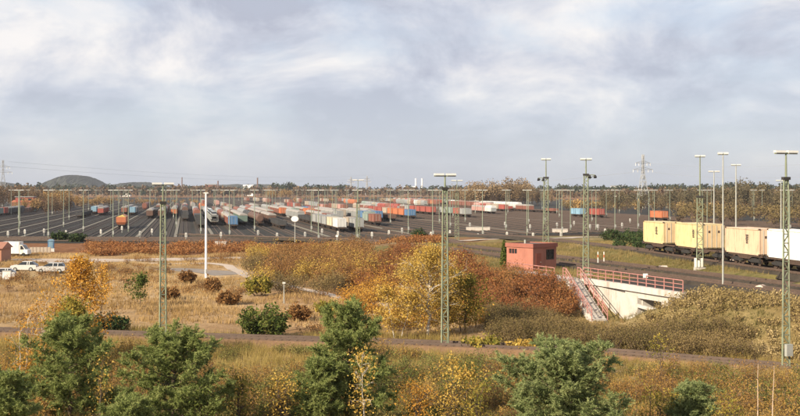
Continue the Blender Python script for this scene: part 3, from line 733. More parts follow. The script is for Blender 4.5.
def near_wagon(label, near, far):
    L = far - near; p = TR0 + TRD * near
    r = thing('container_flat_wagon', label, 'wagon', (p[0], p[1], ZTOP), TYAW)
    g = Geo()
    for s in (-1, 1): g.prism([(0, .95), (0, 1.15), (L, 1.15), (L, .95), (L * .72, .95), (L * .64, .68), (L * .36, .68), (L * .28, .95)], 'x', s * 1.1 - .08, s * 1.1 + .08)
    n = int(L / 2.2)
    for k in range(n + 1): g.box(-1.02, 1.02, .1 + k * (L - .3) / n, .25 + k * (L - .3) / n, .96, 1.12)
    put('underframe', g, RUSTF, r)
    for q, yb in enumerate((2.1, L - 2.1)):
        b = put('bogie', Geo().prism([(yb - 1.35, .42), (yb - 1.35, .62), (yb - .5, .8), (yb + .5, .8), (yb + 1.35, .62), (yb + 1.35, .42), (yb + .5, .36), (yb - .5, .36)], 'x', -1.08, -.92).prism([(yb - 1.35, .42), (yb - 1.35, .62), (yb - .5, .8), (yb + .5, .8), (yb + 1.35, .62), (yb + 1.35, .42), (yb + .5, .36), (yb - .5, .36)], 'x', .92, 1.08).box(-.92, .92, yb - .2, yb + .2, .5, .9), DARK, r)
        for oy in (-.9, .9):
            g = Geo()
            for ox in (-.82, .68): g.tube([(ox, yb + oy, .46), (ox + .14, yb + oy, .46)], .46, 16)
            put('wheelset', g.bar((-.7, yb + oy, .46), (.7, yb + oy, .46), .15), RUSTF, b)
    for yy, s in ((0, -1), (L, 1)):
        for ox in (-.87, .87): put('buffer', Geo().tube([(ox, yy, 1.02), (ox, yy + s * .5, 1.02), (ox, yy + s * .56, 1.02)], [.1, .1, .24], 10), DARK, r)
    put('brake_box', Geo().box(-.95, -.45, L * .42, L * .58, .5, .95), DARK, r)
    put('steps', Geo().box(-1.22, -1.0, .4, .75, .35, .40).bar((-1.15, .42, .35), (-1.15, .42, 1.0), .05).bar((-1.15, .73, .35), (-1.15, .73, 1.0), .05), DARK, r)
near_wagon('rusty flat wagon under the farther yellow container', a0[2] + .75, a0[0] + .6)
near_wagon('rusty flat wagon under the nearer yellow container', a0[4] + .75, a0[2] - .55)
near_wagon('rusty flat wagon under the peach container', (a0[5] + a0[6]) / 2 + .6, a0[4] - .55)
near_wagon('rusty flat wagon under the white container at the right edge', a0[6] - 13.2, (a0[5] + a0[6]) / 2 - .7)

# ------------------------------------------------------------------ bridge, steps, signal cabin
def BM(tau=0, wv=0, z=0):
    p = B(tau, wv); return Matrix.Translation((p[0], p[1], z)) @ Matrix.Rotation(math.atan2(RT[1], RT[0]), 4, 'Z')
# in the bridge frame: x along tau (towards the viewer), y: -w is +y? use explicit points instead
def bpt(tau, wv, z): p = B(tau, wv); return (p[0], p[1], z)
def bslab(g, t0, t1, w0, w1, zs):
    """zs = (z bottom at t0,t1 ; z top at t0,t1)"""
    V = [bpt(t0, w0, zs[0]), bpt(t1, w0, zs[1]), bpt(t1, w1, zs[1]), bpt(t0, w1, zs[0]), bpt(t0, w0, zs[2]), bpt(t1, w0, zs[3]), bpt(t1, w1, zs[3]), bpt(t0, w1, zs[2])]
    return g.add(V, [(0, 3, 2, 1), (4, 5, 6, 7), (0, 1, 5, 4), (1, 2, 6, 5), (2, 3, 7, 6), (3, 0, 4, 7)])
br = thing('railway_bridge', 'pale concrete railway bridge with red railings over an underpass', 'bridge')
WC = mat('white_concrete', (.50, .47, .43), .85, .15, 1.0, dirt=(.27, .225, .185), dscale=1.1)
put('deck', bslab(Geo(), -1.5, 14.5, .35, 15.5, (2.55, 2.55, 3.33, 3.33)), CONC, br)
put('ballast', bslab(Geo(), -1.5, 15.0, .6, 15.3, (3.30, 3.30, 3.42, 3.42)), BALL2, br)
put('edge_beam', bslab(Geo(), -3.5, 15.5, -.25, .33, (2.95, 2.95, 3.5, 3.5)), CONC, br)
put('girder', bslab(Geo(), 5.2, 13.6, .05, .34, (2.35, 2.35, 2.94, 2.94)), WC, br)
put('retaining_wall', bslab(Geo(), -2.0, 7.6, -.02, .45, (-1.0, -1.0, 2.94, 2.54)), WC, br)
put('abutment', bslab(Geo(), 6.6, 7.75, .46, 15, (-1.0, -1.0, 2.54, 2.54)), CONC, br)
put('abutment', bslab(Geo(), 11.9, 13.0, -.05, 15, (-1.0, -1.0, 2.34, 2.34)), CONC, br)
put('wing_wall', bslab(Geo(), 13.01, 15.3, -.02, .4, (.6, 1.2, 2.94, 2.94)), CONC, br)
put('bearing_ledge', bslab(Geo(), 7.76, 11.89, -.3, .02, (1.55, 1.35, 1.85, 1.65)), WC, br)
put('underpass_floor', bslab(Geo(), 7.0, 12.4, -6, 15, (-.4, -.4, .14, .14)), ASPH, br)
def sp(tau, wv, z): return bpt(tau, wv - 1.9 * (tau - ST0) / (ST1 - ST0), z)
def sslab(g, t0, t1, w0, w1, zs):
    V = [sp(t0, w0, zs[0]), sp(t1, w0, zs[1]), sp(t1, w1, zs[1]), sp(t0, w1, zs[0]), sp(t0, w0, zs[2]), sp(t1, w0, zs[3]), sp(t1, w1, zs[3]), sp(t0, w1, zs[2])]
    return g.add(V, [(0, 3, 2, 1), (4, 5, 6, 7), (0, 1, 5, 4), (1, 2, 6, 5), (2, 3, 7, 6), (3, 0, 4, 7)])
def railing(root, pts, h=1.05, step=1.6, name='railing', rails=(.35, .7, 1.05), t=.075):
    """posts and three rails along a 3-D line"""
    root_ = put(name, Geo().tube([(p[0], p[1], p[2] + rails[-1]) for p in pts], t * .62, 6), PINK, root)
    for z in rails[:-1]: put('mid_rail', Geo().tube([(p[0], p[1], p[2] + z) for p in pts], t * .5, 5), PINK, root_)
    for a, b in zip(pts[:-1], pts[1:]):
        L = (Vector(b) - Vector(a)).length; n = max(1, round(L / step))
        for k in range(n + 1):
            if k == 0 and a is not pts[0]: continue
            q = Vector(a).lerp(Vector(b), k / n); put('post', Geo().box(q.x - t / 2, q.x + t / 2, q.y - t / 2, q.y + t / 2, q.z - .05, q.z + h), PINK, root_)
railing(br, [bpt(-3.4, .04, 3.5), bpt(15.4, .04, 3.5)])
stp = thing('bank_stairway', 'concrete stairway with red railings running down beside the white wall', 'stairs')
ST0, ST1, SW0, SW1 = -3.2, 6.0, -1.95, -.5
zs0, zs1 = 3.45, .25
put('stringer_slab', sslab(Geo(), ST0, ST1, SW0 - .15, SW1 + .15, (zs0 - .7, zs1 - .7, zs0 - .2, zs1 - .2)), CONC, stp)
ns = 18
for k in range(ns):
    ta = ST0 + (ST1 - ST0) * k / ns; tb = ST0 + (ST1 - ST0) * (k + 1) / ns; z = zs0 - (zs0 - zs1) * (k + .5) / ns
    put('step', sslab(Geo(), ta, tb, SW0, SW1, (z - .22, z - .22, z, z)), CONC, stp)
for wv in (SW0 - .1, SW1 + .1): railing(stp, [sp(ST0 - 1.2, wv, zs0), sp(ST0, wv, zs0), sp(ST1, wv, zs1)], t=.08)
# the cabin
cb_x, cb_d = AT(533, 136), 136.0; cz = tz(cb_x, cb_d + 3) - .1; CROT = math.radians(43)
cab = thing('signal_cabin', 'small flat roofed brick red signal cabin on the bank above the bridge', 'building', (cb_x, cb_d, cz), CROT)
BRK = mat('red_cabin_wall', (.36, .15, .11), .85, .10, 2.0, dirt=(.28, .115, .085), dscale=.8); BRK2 = mat('red_cabin_fascia', (.28, .105, .08), .8, .1)
WX, WY, WH = 4.1, 4.0, 3.15          # local +x runs along the right-hand face, +y along the left-hand face
def wall_open(g, axis_, L, H, th, ops, z0=0.0):
    """wall in local plane with rectangular openings: axis 'x' -> along x at y=0, 'y' -> along y at x=0"""
    xs = sorted({0, L, *[o[0] for o in ops], *[o[1] for o in ops]}); zs_ = sorted({z0, H, *[o[2] for o in ops], *[o[3] for o in ops]})
    for a, b in zip(xs[:-1], xs[1:]):
        for c, d in zip(zs_[:-1], zs_[1:]):
            if any(o[0] <= a and b <= o[1] and o[2] <= c and d <= o[3] for o in ops): continue
            g.box(*((a, b, 0, th) if axis_ == 'x' else (0, th, a, b)), c, d)
    return g
opx = [(2.3, 3.75, 1.25, 2.45)]; opy = [(2.4, 3.7, 1.95, 2.5)]
put('wall', wall_open(Geo(), 'x', WX, WH - .45, .22, opx, -.6), BRK, cab)
put('wall', wall_open(Geo(), 'y', WY, WH - .45, .22, [], -.6) if False else wall_open(Geo(), 'y', WY - .23, WH - .45, .22, [(a - .23, b - .23, c, d) for a, b, c, d in opy], -.6), BRK, cab, (0, .23, 0))
put('wall', Geo().box(WX - .22, WX, .23, WY, -.6, WH - .45), BRK, cab); put('wall', Geo().box(.23, WX - .23, WY - .22, WY, -.6, WH - .45), BRK, cab)
rf = put('roof', Geo().box(.05, WX - .05, .05, WY - .05, WH - .44, WH - .1), mat('roof_felt', (.10, .09, .085), .9), cab)
g = Geo()
for a in ((-.12, WX + .12, -.12, .06), (-.12, WX + .12, WY - .06, WY + .12), (-.12, .06, .061, WY - .061), (WX - .06, WX + .12, .061, WY - .061)): g.box(*a, WH - .46, WH)
put('fascia', g, BRK2, rf)
put('roof_vent', Geo().tube([(1.4, 2.4, WH - .1), (1.4, 2.4, WH + .35)], .12, 8), GALVL, rf)
wn = put('window', Geo().box(2.3, 3.75, .12, .14, 1.25, 2.45), GLASS, cab)
g = Geo()
for a in ((2.3, 2.38), (2.98, 3.05), (3.67, 3.75)): g.box(*a, .06, .115, 1.25, 2.45)
for a in ((1.25, 1.33), (2.37, 2.45)): g.box(2.38, 3.67, .061, .114, *a)
put('window_frame', g, mat('window_frame_dark', (.07, .05, .045), .6), wn)
wn = put('window', Geo().box(.12, .14, 2.4, 3.7, 1.95, 2.5), GLASS, cab)
g = Geo()
for k in range(4): g.box(.05, .115, 2.4 + k * 1.22 / 3, 2.48 + k * 1.22 / 3, 1.95, 2.5)
put('window_frame', g, BRK2, wn)
dr = put('door', Geo().box(.5, 1.4, -.03, .0, .0, 2.05), mat('cabin_door', (.30, .09, .06), .6), cab); put('handle', Geo().box(1.25, 1.35, -.09, -.03, 1.0, 1.06), GALVL, dr)
put('wall_lamp', Geo().box(WX + .0, WX + .3, .4, .6, 2.25, 2.4), DARK, cab)
ap = thing('cabin_terrace', 'paved terrace with red railing between the cabin and the stairway', 'terrace')
tz0 = 3.42
put('slab', Geo().add([(*bpt(-3.6, -2.7, 2.7),), bpt(-3.6, -.3, 2.7), bpt(-16, -.3, 2.7), bpt(-16, -3.4, 2.7), bpt(-3.6, -2.7, tz0), bpt(-3.6, -.3, tz0), bpt(-16, -.3, tz0), bpt(-16, -3.4, tz0)],
    [(0, 1, 2, 3), (4, 5, 6, 7), (0, 1, 5, 4), (1, 2, 6, 5), (2, 3, 7, 6), (3, 0, 4, 7)]), CONC, ap)
railing(ap, [bpt(-4.8, -2.6, tz0), bpt(-15, -3.2, tz0)])

# low boxes and boards on the bank
for k, (px, y, lb) in enumerate([(663, 269, 'small orange white cable box on the grass left of the dark mast'), (735, 267, 'small pale cable box below the peach container'), (676, 254, 'small white box by the far yellow wagon'), (761, 289, 'small pale cable box beside the lower bank track')]):
    z = BENCH + .1; x, d = G(px, y, z); z = tz(x, d)
    r = thing('cable_box', lb, 'cable box', (x, d, z), .3 * k)
    put('housing', Geo().prism([(-.35, 0), (.35, 0), (.35, .42), (0, .55), (-.35, .42)], 'x', -.45, .45), mat('cable_box', (.62, .50, .42), .7), r); put('plinth', Geo().box(-.5, .5, -.4, .4, -.15, .06), CONC, r)
x, d = AT(671, 109.3), 109.3
for k, px in enumerate((598, 604)):
    d = 146 - 0 * k; x = AT(px, d); z = tz(x, d); r = thing('marker_post', 'orange white striped marker post on the bank, %s of the two behind the steps' % ('left' if k == 0 else 'right'), 'post', (x, d, z))
    put('post', Geo().tube([(0, 0, -.1), (0, 0, 1.5)], .06, 6), WHITE, r); put('band', Geo().tube([(0, 0, .8), (0, 0, 1.15)], .085, 6), cm('orange'), r)
r = thing('bridge_sign', 'small white square sign on the bridge railing', 'sign', (*B(9.0, .0), 0)); z = 3.5
put('plate', Geo().box(-.22, .22, -.13, -.10, z + .85, z + 1.25), WHITE, r); put('clip', Geo().box(-.04, .04, -.10, -.03, z + .95, z + 1.08), DARK, r)

# ------------------------------------------------------------------ cars, van, house, huts at the left
TYRE = mat('tyre', (.025, .025, .025), .85)
def car(label, px, y, c, rz, estate=False, flip=1):
    x, d = G(px, y); z = tz(x, d)
    r = thing('parked_car', label, 'car', (x, d, z), rz, 'cars parked by the brick house')
    m = mat('car_' + c, COLS[c] if c != 'silver' else (.45, .45, .44), .3, .04, spec=.5)
    L = 4.3 if estate else 3.9
    prof = [(-L / 2, .35), (-L / 2, .75), (-L / 2 + .12, .88), (-L / 2 + .95, .98), (L / 2 - .1, .98), (L / 2, .85), (L / 2, .35), (L / 2 - .35, .25), (-L / 2 + .3, .25)]
    put('body', Geo().prism([(p[0], p[1]) for p in prof], 'y', -.84, .84), m, r)
    tail = L / 2 - .25 if estate else L / 2 - .15
    gh = [(-L / 2 + 1.0, .98), (tail + .12, .98), (tail - .25 if estate else tail - .6, 1.44), (-L / 2 + 1.85, 1.44)]
    V = [(a, s * (.78 if b < 1.2 else .62), b) for s in (-1, 1) for a, b in gh]
    put('glasshouse', Geo().add(V, [(0, 1, 2, 3), (4, 7, 6, 5), (0, 4, 5, 1), (1, 5, 6, 2), (2, 6, 7, 3), (3, 7, 4, 0)]), GLASS, r)
    put('roof', Geo().box(-L / 2 + 1.75, (tail - .2 if estate else tail - .5), -.64, .64, 1.43, 1.49), m, r)
    for a in (-L / 2 + 2.55, L / 2 - 1.05):
        for s in (-1, 1): put('pillar', Geo().bar((a, s * .80, .98), (a + .02, s * .645, 1.44), .09), m, r)
    for a in (-L / 2 + .75, L / 2 - .8):
        for s in (-1, 1):
            wq = put('wheel', Geo().tube([(a, s * .70, .31), (a, s * .87, .31)], .31, 16), TYRE, r); put('rim', Geo().tube([(a, s * .86, .31), (a, s * .885, .31)], .19, 12), GALVL, wq)
    for s in (-1, 1):
        put('headlight', Geo().box(-L / 2 - .02, -L / 2 + .06, s * .62 - .17, s * .62 + .17, .62, .76), LAMPW, r); put('tail_light', Geo().box(L / 2 - .06, L / 2 + .02, s * .66 - .12, s * .66 + .12, .62, .84), cm('red'), r)
    put('bumper', Geo().box(-L / 2 - .06, -L / 2 + .02, -.8, .8, .32, .5), TYRE, r)
car('silver estate car parked alone, nearest the middle of the meadow', 51.5, 272.5, 'silver', .06, True)
car('white hatchback parked between brick house and silver estate car', 24.5, 271.5, 'white', .05)
car('white car half cut by the left edge below the brick house', 1.5, 277, 'white', .2)
x, d = G(15, 256.5); z = tz(x, d)
van = thing('white_van', 'large white box van behind the brick house at the left edge', 'van', (x, d, z), -.06)
put('cargo_box', Geo().prism([(-2.5, .55), (1.2, .55), (1.2, 2.75), (-2.15, 2.75), (-2.5, 2.5)], 'y', -1.05, 1.05), WHITE, van)
put('cab', Geo().prism([(1.22, .45), (2.75, .45), (2.75, 1.2), (2.3, 1.35), (1.75, 2.15), (1.22, 2.2)], 'y', -.98, .98), WHITE, van)
for s in (-1, 1): put('side_window', Geo().prism([(1.4, 1.3), (2.15, 1.35), (1.7, 2.0), (1.4, 2.02)], 'y', s * .985 - .01, s * .985 + .01), GLASS, van)
put('windscreen', Geo().add([(2.28, -.85, 1.4), (2.28, .85, 1.4), (1.8, .8, 2.12), (1.8, -.8, 2.12)], [(0, 1, 2, 3)]), GLASS, van)
for a in (-1.6, 2.0):
    for s in (-1, 1): put('wheel', Geo().tube([(a, s * .78, .36), (a, s * 1.0, .36)], .36, 14), TYRE, van)
put('chassis', Geo().box(-2.4, 2.6, -.7, .7, .38, .54), DARK, van)
x, d = G(-17, 262.5); z = tz(x, d)
hs = thing('brick_house', 'low red brick house cut by the left edge behind the parked cars', 'house', (x, d, z), .04)
HW = mat('brick_wall', (.40, .20, .13), .9, .12, 3, bump=.1)
put('wall', Geo().prism([(-4, 0), (3.1, 0), (3.1, 2.3), (-4, 2.3)], 'y', 0, 6), HW, hs)
put('roof', Geo().prism([(-.4, 2.28), (6.4, 2.28), (3, 3.35)], 'x', -4.3, 3.4), mat('tile_roof', (.33, .16, .11), .9, .15, 2), hs)
for k, a in enumerate((-2.8, -.3)):
    wn = put('window', Geo().box(a, a + 1.2, -.03, .01, .9, 1.9), GLASS, hs); put('window_frame', Geo().box(a - .08, a, -.06, .01, .85, 1.95).box(a + 1.2, a + 1.28, -.06, .01, .85, 1.95).box(a, a + 1.2, -.06, .01, 1.9, 1.97).box(a, a + 1.2, -.06, .01, .82, .9), WHITE, wn)
dr = put('door', Geo().box(1.6, 2.5, -.04, .01, 0, 2.05), mat('house_door', (.25, .2, .15), .6), hs); put('handle', Geo().box(2.3, 2.4, -.1, -.04, 1.0, 1.06), GALVL, dr)
x, d = G(51, 251.5); r = thing('portable_toilet', 'narrow blue cabin with white base standing by the yard fence', 'cabin', (x, d, tz(x, d)), .2)
put('body', Geo().box(-.6, .6, -.6, .6, .7, 2.2), cm('blue'), r); put('base', Geo().box(-.66, .66, -.66, .66, 0, .7), WHITE, r); put('roof', Geo().prism([(-.68, 2.2), (.68, 2.2), (.4, 2.5), (-.4, 2.5)], 'y', -.68, .68), cm('ltblue'), r); put('door', Geo().box(-.42, .42, -.64, -.6, .75, 2.1), cm('ltblue'), r)
x, d = G(40, 253); r = thing('garden_wall', 'low beige panel fence between the van and the blue cabin', 'fence', (x, d, tz(x, d)))
for k in range(6): put('panel', Geo().box(-2.1 + k * .7, -1.44 + k * .7, -.04, .04, .05, 1.15), mat('fence_panel', (.36, .31, .25), .85), r)
for k in range(7): put('post', Geo().box(-2.15 + k * .7, -2.07 + k * .7, -.08, .08, 0, 1.25), mat('fence_post', (.25, .2, .16), .85), r)
x, d = G(7, 281); r = thing('white_cabinet', 'small white utility cabinet at the left edge in the yellow bushes', 'cabinet', (x, d, tz(x, d)), .1)
put('body', Geo().box(-.55, .55, -.3, .3, .1, 1.2), WHITE, r); put('lid', Geo().box(-.6, .6, -.35, .35, 1.2, 1.28), GALVL, r); put('plinth', Geo().box(-.5, .5, -.26, .26, -.1, .1), CONC, r)
# small marker stake on the meadow path
x, d = G(284, 304); r = thing('meadow_stake', 'thin pale stake with a small cap on the meadow below the path', 'post', (x, d, tz(x, d)))
put('stake', Geo().tube([(0, 0, -.2), (0, 0, 2.2)], [.07, .05], 6), GALVL, r); put('cap', Geo().box(-.16, .16, -.1, .1, 2.2, 2.36), LAMPW, r)
# pale relay boxes at the yard edge
for k, (px, y, w_) in enumerate([(218, 247, .6), (224, 247, .5), (408, 248, 2.2), (478, 231, 3.6), (484, 247, 2.0), (560, 233, 2.2)]):
    x, d = G(px, y); r = thing('relay_box', 'low pale relay box at the yard edge, %s from the left' % ORD[k + 1], 'relay box', (x, d, .05), 0, 'relay boxes at the yard edge')
    put('housing', Geo().box(-w_, w_, -.5, .5, .1, 1.1), mat('relay_box', (.50, .45, .40), .7), r); put('lid', Geo().box(-w_ - .06, w_ + .06, -.58, .58, 1.1, 1.2), CONC, r); put('plinth', Geo().box(-w_ + .05, w_ - .05, -.45, .45, -.1, .1), CONC, r)

# ------------------------------------------------------------------ far skyline
x, d = G(27, 209.5); d = 720; x = AT(27, d)
r = thing('brick_workshop', 'red brick workshop with a dark upper window among left trees', 'building', (x, d, 0), .1)
put('wall', Geo().box(-9, 9, 0, 14, 0, 5.2), cm('rust'), r); put('tower', Geo().box(-7, 3.4, 1, 10, 5.2, 8.2), cm('red'), r); put('roof', Geo().prism([(-.4, 5.2), (14.4, 5.2), (7, 6.4)], 'x', -9.4, 9.4), cm('orange'), r)
for a in (-4.2, .2): put('window', Geo().box(a, a + 2.6, .95, 1.0, 6.2, 7.5), GLASS, r)
put('roof_slab', Geo().box(-7.4, 3.8, .6, 10.4, 8.2, 8.6), cm('grey'), r)
def chimney(label, px, d, top_y, rad, m):
    X = AT(px, d); h = EYE + (HY - top_y) * d / F
    r = thing('chimney', label, 'chimney', (X, d, 0)); put('stack', Geo().tube([(0, 0, 0), (0, 0, h * .5), (0, 0, h)], [rad * 1.3, rad * 1.1, rad], 12), m, r); put('rim', Geo().tube([(0, 0, h - 1.5), (0, 0, h + .3)], rad * 1.15, 12), m, r)
CW = mat('chimney_white', (.8, .8, .8), .7, .05); CB = mat('chimney_brick', (.16, .10, .08), .9)
chimney('tall white chimney on the skyline, left of the twin pair', 415.7, 4200, 178.5, 2.6, CW); chimney('tall white chimney on the skyline, right of the twin pair', 422, 4200, 178.5, 2.6, CW)
chimney('dark chimney on the skyline above the car carrier string', 218, 2600, 181, 1.3, CB); chimney('dark chimney on the skyline, tallest, left of the lamp mast', 257.5, 2600, 178, 1.4, CB); chimney('thin dark chimney on the skyline right of the pine mast', 182, 2600, 177.5, 1.1, CB)
def far_building(name, label, px0, px1, d, ytop, m, roofm):
    X0, X1 = AT(px0, d), AT(px1, d); h = EYE + (HY - ytop) * d / F; r = thing(name, label, 'building', ((X0 + X1) / 2, d, 0)); W = (X1 - X0) / 2
    put('wall', Geo().box(-W, W, 0, W * 1.2, 0, h * .93), m, r); put('roof', Geo().prism([(-.5, h * .93), (W * 1.2 + .5, h * .93), (W * .6, h * 1.02)], 'x', -W - .5, W + .5), roofm, r)
    n = max(2, int(W / 4))
    for k in range(n): put('window', Geo().box(-W + (k + .3) * 2 * W / n, -W + (k + .7) * 2 * W / n, -.06, 0, h * .6, h * .78), GLASS, r)
far_building('brick_factory', 'small red brick factory block on the left skyline', 205, 216, 2550, 184, cm('rust'), cm('grey'))
far_building('white_hall', 'bright white hall roof above the trees left of centre', 243, 253, 2500, 185.0, CW, CW)
far_building('white_hall', 'white building at the foot of the left hill', 120, 130, 2300, 187.6, CW, CW)
far_building('pale_power_hall', 'pale boiler hall beside the twin white chimneys', 404, 415, 4200, 186.5, cm('grey'), CW)
far_building('white_hall', 'pale hall between trees on the right skyline', 612, 626, 2200, 185.5, CW, cm('grey'))
# pylons and wires
def pylon(label, px, d, top_y, m, wbase=7.0):
    X = AT(px, d); h = EYE + (HY - top_y) * d / F; r = thing('power_pylon', label, 'pylon', (X, d, 0), .3)
    g = Geo(); t = .16 * d / 900 + .08
    def W(z): return wbase / 2 * max(.09, (1 - z / h * 1.25)) if z < h * .68 else wbase / 2 * .14
    zs_ = [0, h * .2, h * .37, h * .52, h * .63, h * .73, h * .82, h * .9, h]
    for a, b in zip(zs_[:-1], zs_[1:]):
        for sx in (-1, 1):
            for sy in (-1, 1):
                g.bar((sx * W(a), sy * W(a), a), (sx * W(b), sy * W(b), b), t * 1.3)
            g.bar((sx * W(a), -W(a), a), (-sx * W(b), -W(b), b), t); g.bar((-W(a), sx * W(a), a), (-W(b), -sx * W(b), b), t); g.bar((W(a), sx * W(a), a), (W(b), -sx * W(b), b), t)
    put('tower', g, m, r)
    for k, (zf, wa) in enumerate(((.72, .20), (.84, .15))):
        z = h * zf; L = h * wa; put('crossarm', Geo().bar((-L, 0, z), (L, 0, z), t * 1.4).bar((-L, 0, z), (0, 0, z + h * .05), t).bar((L, 0, z), (0, 0, z + h * .05), t), m, r)
        for s in (-1, -.55, .55, 1): put('insulator', Geo().tube([(s * L, 0, z), (s * L, 0, z - 1.8)], t * .9, 5), WHITE, r)
    return X, d, h
PYL = mat('pylon_steel', (.30, .31, .32), .6)
X1, d1, h1 = pylon('tall pale lattice power pylon left of the yellow containers', 643, 800, 154.5, PYL, 8)
pylon('faint distant power pylon just left of the lamp mast', 351, 2600, 177, PYL, 9); pylon('faint distant power pylon just right of the lamp mast', 367, 2700, 176, PYL, 9)
pylon('faint distant power pylon on the left skyline', 3, 1100, 160, PYL, 9)
def wire(label, a, b, sag, rad):
    pts = [(a[0] + (b[0] - a[0]) * t, a[1] + (b[1] - a[1]) * t, a[2] + (b[2] - a[2]) * t - sag * 4 * t * (1 - t)) for t in np.linspace(0, 1, 25)]
    tag(put('power_line', Geo().tube(pts, rad, 4), mat('wire', (.25, .25, .26), .6), None), label, 'power line')
za = h1 * .72 - 1.8
wire('overhead wire from the pale pylon out past the right edge, lower', (X1 + 7.6, d1, za), (260, 430, 33), 9, .045)
wire('overhead wire from the pale pylon out past the right edge, upper', (X1 + 5.5, d1, h1 * .84), (262, 430, 40), 9, .04)
wire('overhead wire from the pale pylon running left towards the far grove', (X1 - 7.4, d1, za), (-40, 2600, 44), 14, .07)
wire('overhead wire crossing the sky above the left hill', (AT(3, 1100) + 5, 1100, 34), (-60, 2700, 40), 10, .08)
wire('overhead wire crossing the sky above the left hill, upper strand', (AT(3, 1100) + 5, 1100, 38.5), (-60, 2700, 47), 10, .08)

# ------------------------------------------------------------------ vegetation
def unit(v): return v / (np.linalg.norm(v, axis=-1, keepdims=True) + 1e-9)
def leaves(C, size, r, aspect=.7, up=0.0):
    """one small quad per centre, turned at random"""
    n = len(C); nrm = r.normal(size=(n, 3)); nrm[:, 2] += up; nrm = unit(nrm); a = unit(np.cross(nrm, r.normal(size=(n, 3)))); b = np.cross(nrm, a)
    s = (size * (.6 + .8 * r.random(n)))[:, None]; a = a * s; b = b * s * aspect
    V = np.stack([C - a, C - b * .9 + a * .1, C + a, C + b * .9 + a * .1], 1).reshape(-1, 3)
    return V, np.arange(n * 4).reshape(n, 4)
def needles(C, Dr, ln, wd, r, n, spread=.75):
    """n thin needles round each shoot (centre C, direction Dr)"""
    m = len(C); Cc = np.repeat(C, n, 0); D = np.repeat(Dr, n, 0)
    along = (r.random(m * n) - .35)[:, None]; d = unit(D * .75 + r.normal(size=(m * n, 3)) * spread); p0 = Cc + D * along * ln * 2.0
    l = ln * (.7 + .6 * r.random(m * n))[:, None]; sd_ = unit(np.cross(d, r.normal(size=(m * n, 3)))) * wd
    V = np.stack([p0 - sd_, p0 + sd_, p0 + d * l], 1).reshape(-1, 3)
    return V, np.arange(m * n * 3).reshape(m * n, 3)
def twigs(P0, P1, wd, r):
    """thin tapering slivers (two crossed triangles) for fine twigs"""
    n = len(P0); d = unit(P1 - P0); s1 = unit(np.cross(d, r.normal(size=(n, 3)))); s2 = np.cross(d, s1); w_ = np.broadcast_to(np.asarray(wd, float), (n,))[:, None]
    V = np.concatenate([np.stack([P0 - s * w_, P0 + s * w_, P1], 1).reshape(-1, 3) for s in (s1, s2)])
    return V, np.arange(len(V)).reshape(-1, 3)
def pine_geo(seed, h, wd, n_tuft=15, bushy=1.0, needle=.15, rnd=3.0):
    r = np.random.default_rng(seed); tg = Geo(); lean = r.normal(size=2) * .05
    tr = [(lean[0] * z * z * .1, lean[1] * z * z * .1, z) for z in np.linspace(-.3, h * .96, 7)]; tg.tube(tr, list(np.linspace(.035 * h ** .7, .012, 7)), 7)
    C, D = [], []; z = .10 * h
    while z < h * .97:
        f = z / h; prof = (min(1, .8 + f * .8) if f < .25 else (1 - ((f - .25) / .75) ** rnd) ** .62) * wd / 2
        nb = r.integers(5, 8); a0 = r.random() * 6.28
        for k in range(nb):
            L = max(.28, prof * r.uniform(.5, 1.25)); an = a0 + 6.283 * k / nb + r.normal() * .25; el = (.10 + .75 * f ** 1.5) + r.normal() * .14
            dr = np.array([math.cos(an) * math.cos(el), math.sin(an) * math.cos(el), math.sin(el)]); base = np.array([np.interp(z, [q[2] for q in tr], [q[0] for q in tr]), np.interp(z, [q[2] for q in tr], [q[1] for q in tr]), z])
            pts = [base]; cur = dr.copy(); ns_ = 5
            for q in range(ns_): cur = unit(cur + np.array([0, 0, .10]) + r.normal(size=3) * .10); pts.append(pts[-1] + cur * L / ns_)
            tg.tube(pts, list(np.linspace(.006 + .012 * L, .006, len(pts))), 4, caps=False)
            nsh = int((6 + L * 14) * bushy)
            for q in range(nsh):
                t = 1 - (r.random() ** 1.9) * .8; i = min(ns_ - 1, int(t * ns_)); p = np.array(pts[i]) + (np.array(pts[i + 1]) - np.array(pts[i])) * (t * ns_ - i)
                side = unit(cur * .6 + r.normal(size=3) * .75 + np.array([0, 0, .12])); ln = r.uniform(.12, .46) * (1.25 - .5 * t) * (.8 + .1 * L)
                C += [p + side * ln, p + side * ln * .45]; D += [side, side]
        z += h * r.uniform(.055, .085)
    top = np.array(tr[-1]); C += [top, top + (0, 0, .12)]; D += [np.array([0, 0, 1.])] * 2
    C = np.array(C); D = unit(np.array(D) + np.array([0, 0, .12])); lg = Geo(); lg.add(*needles(C, D, needle, .021, r, n_tuft))
    k = h / np.percentile(lg.v[0][:, 2], 99.97)
    for gg in (tg, lg):
        for v in gg.v: v[:, 2] *= k
    return tg, lg
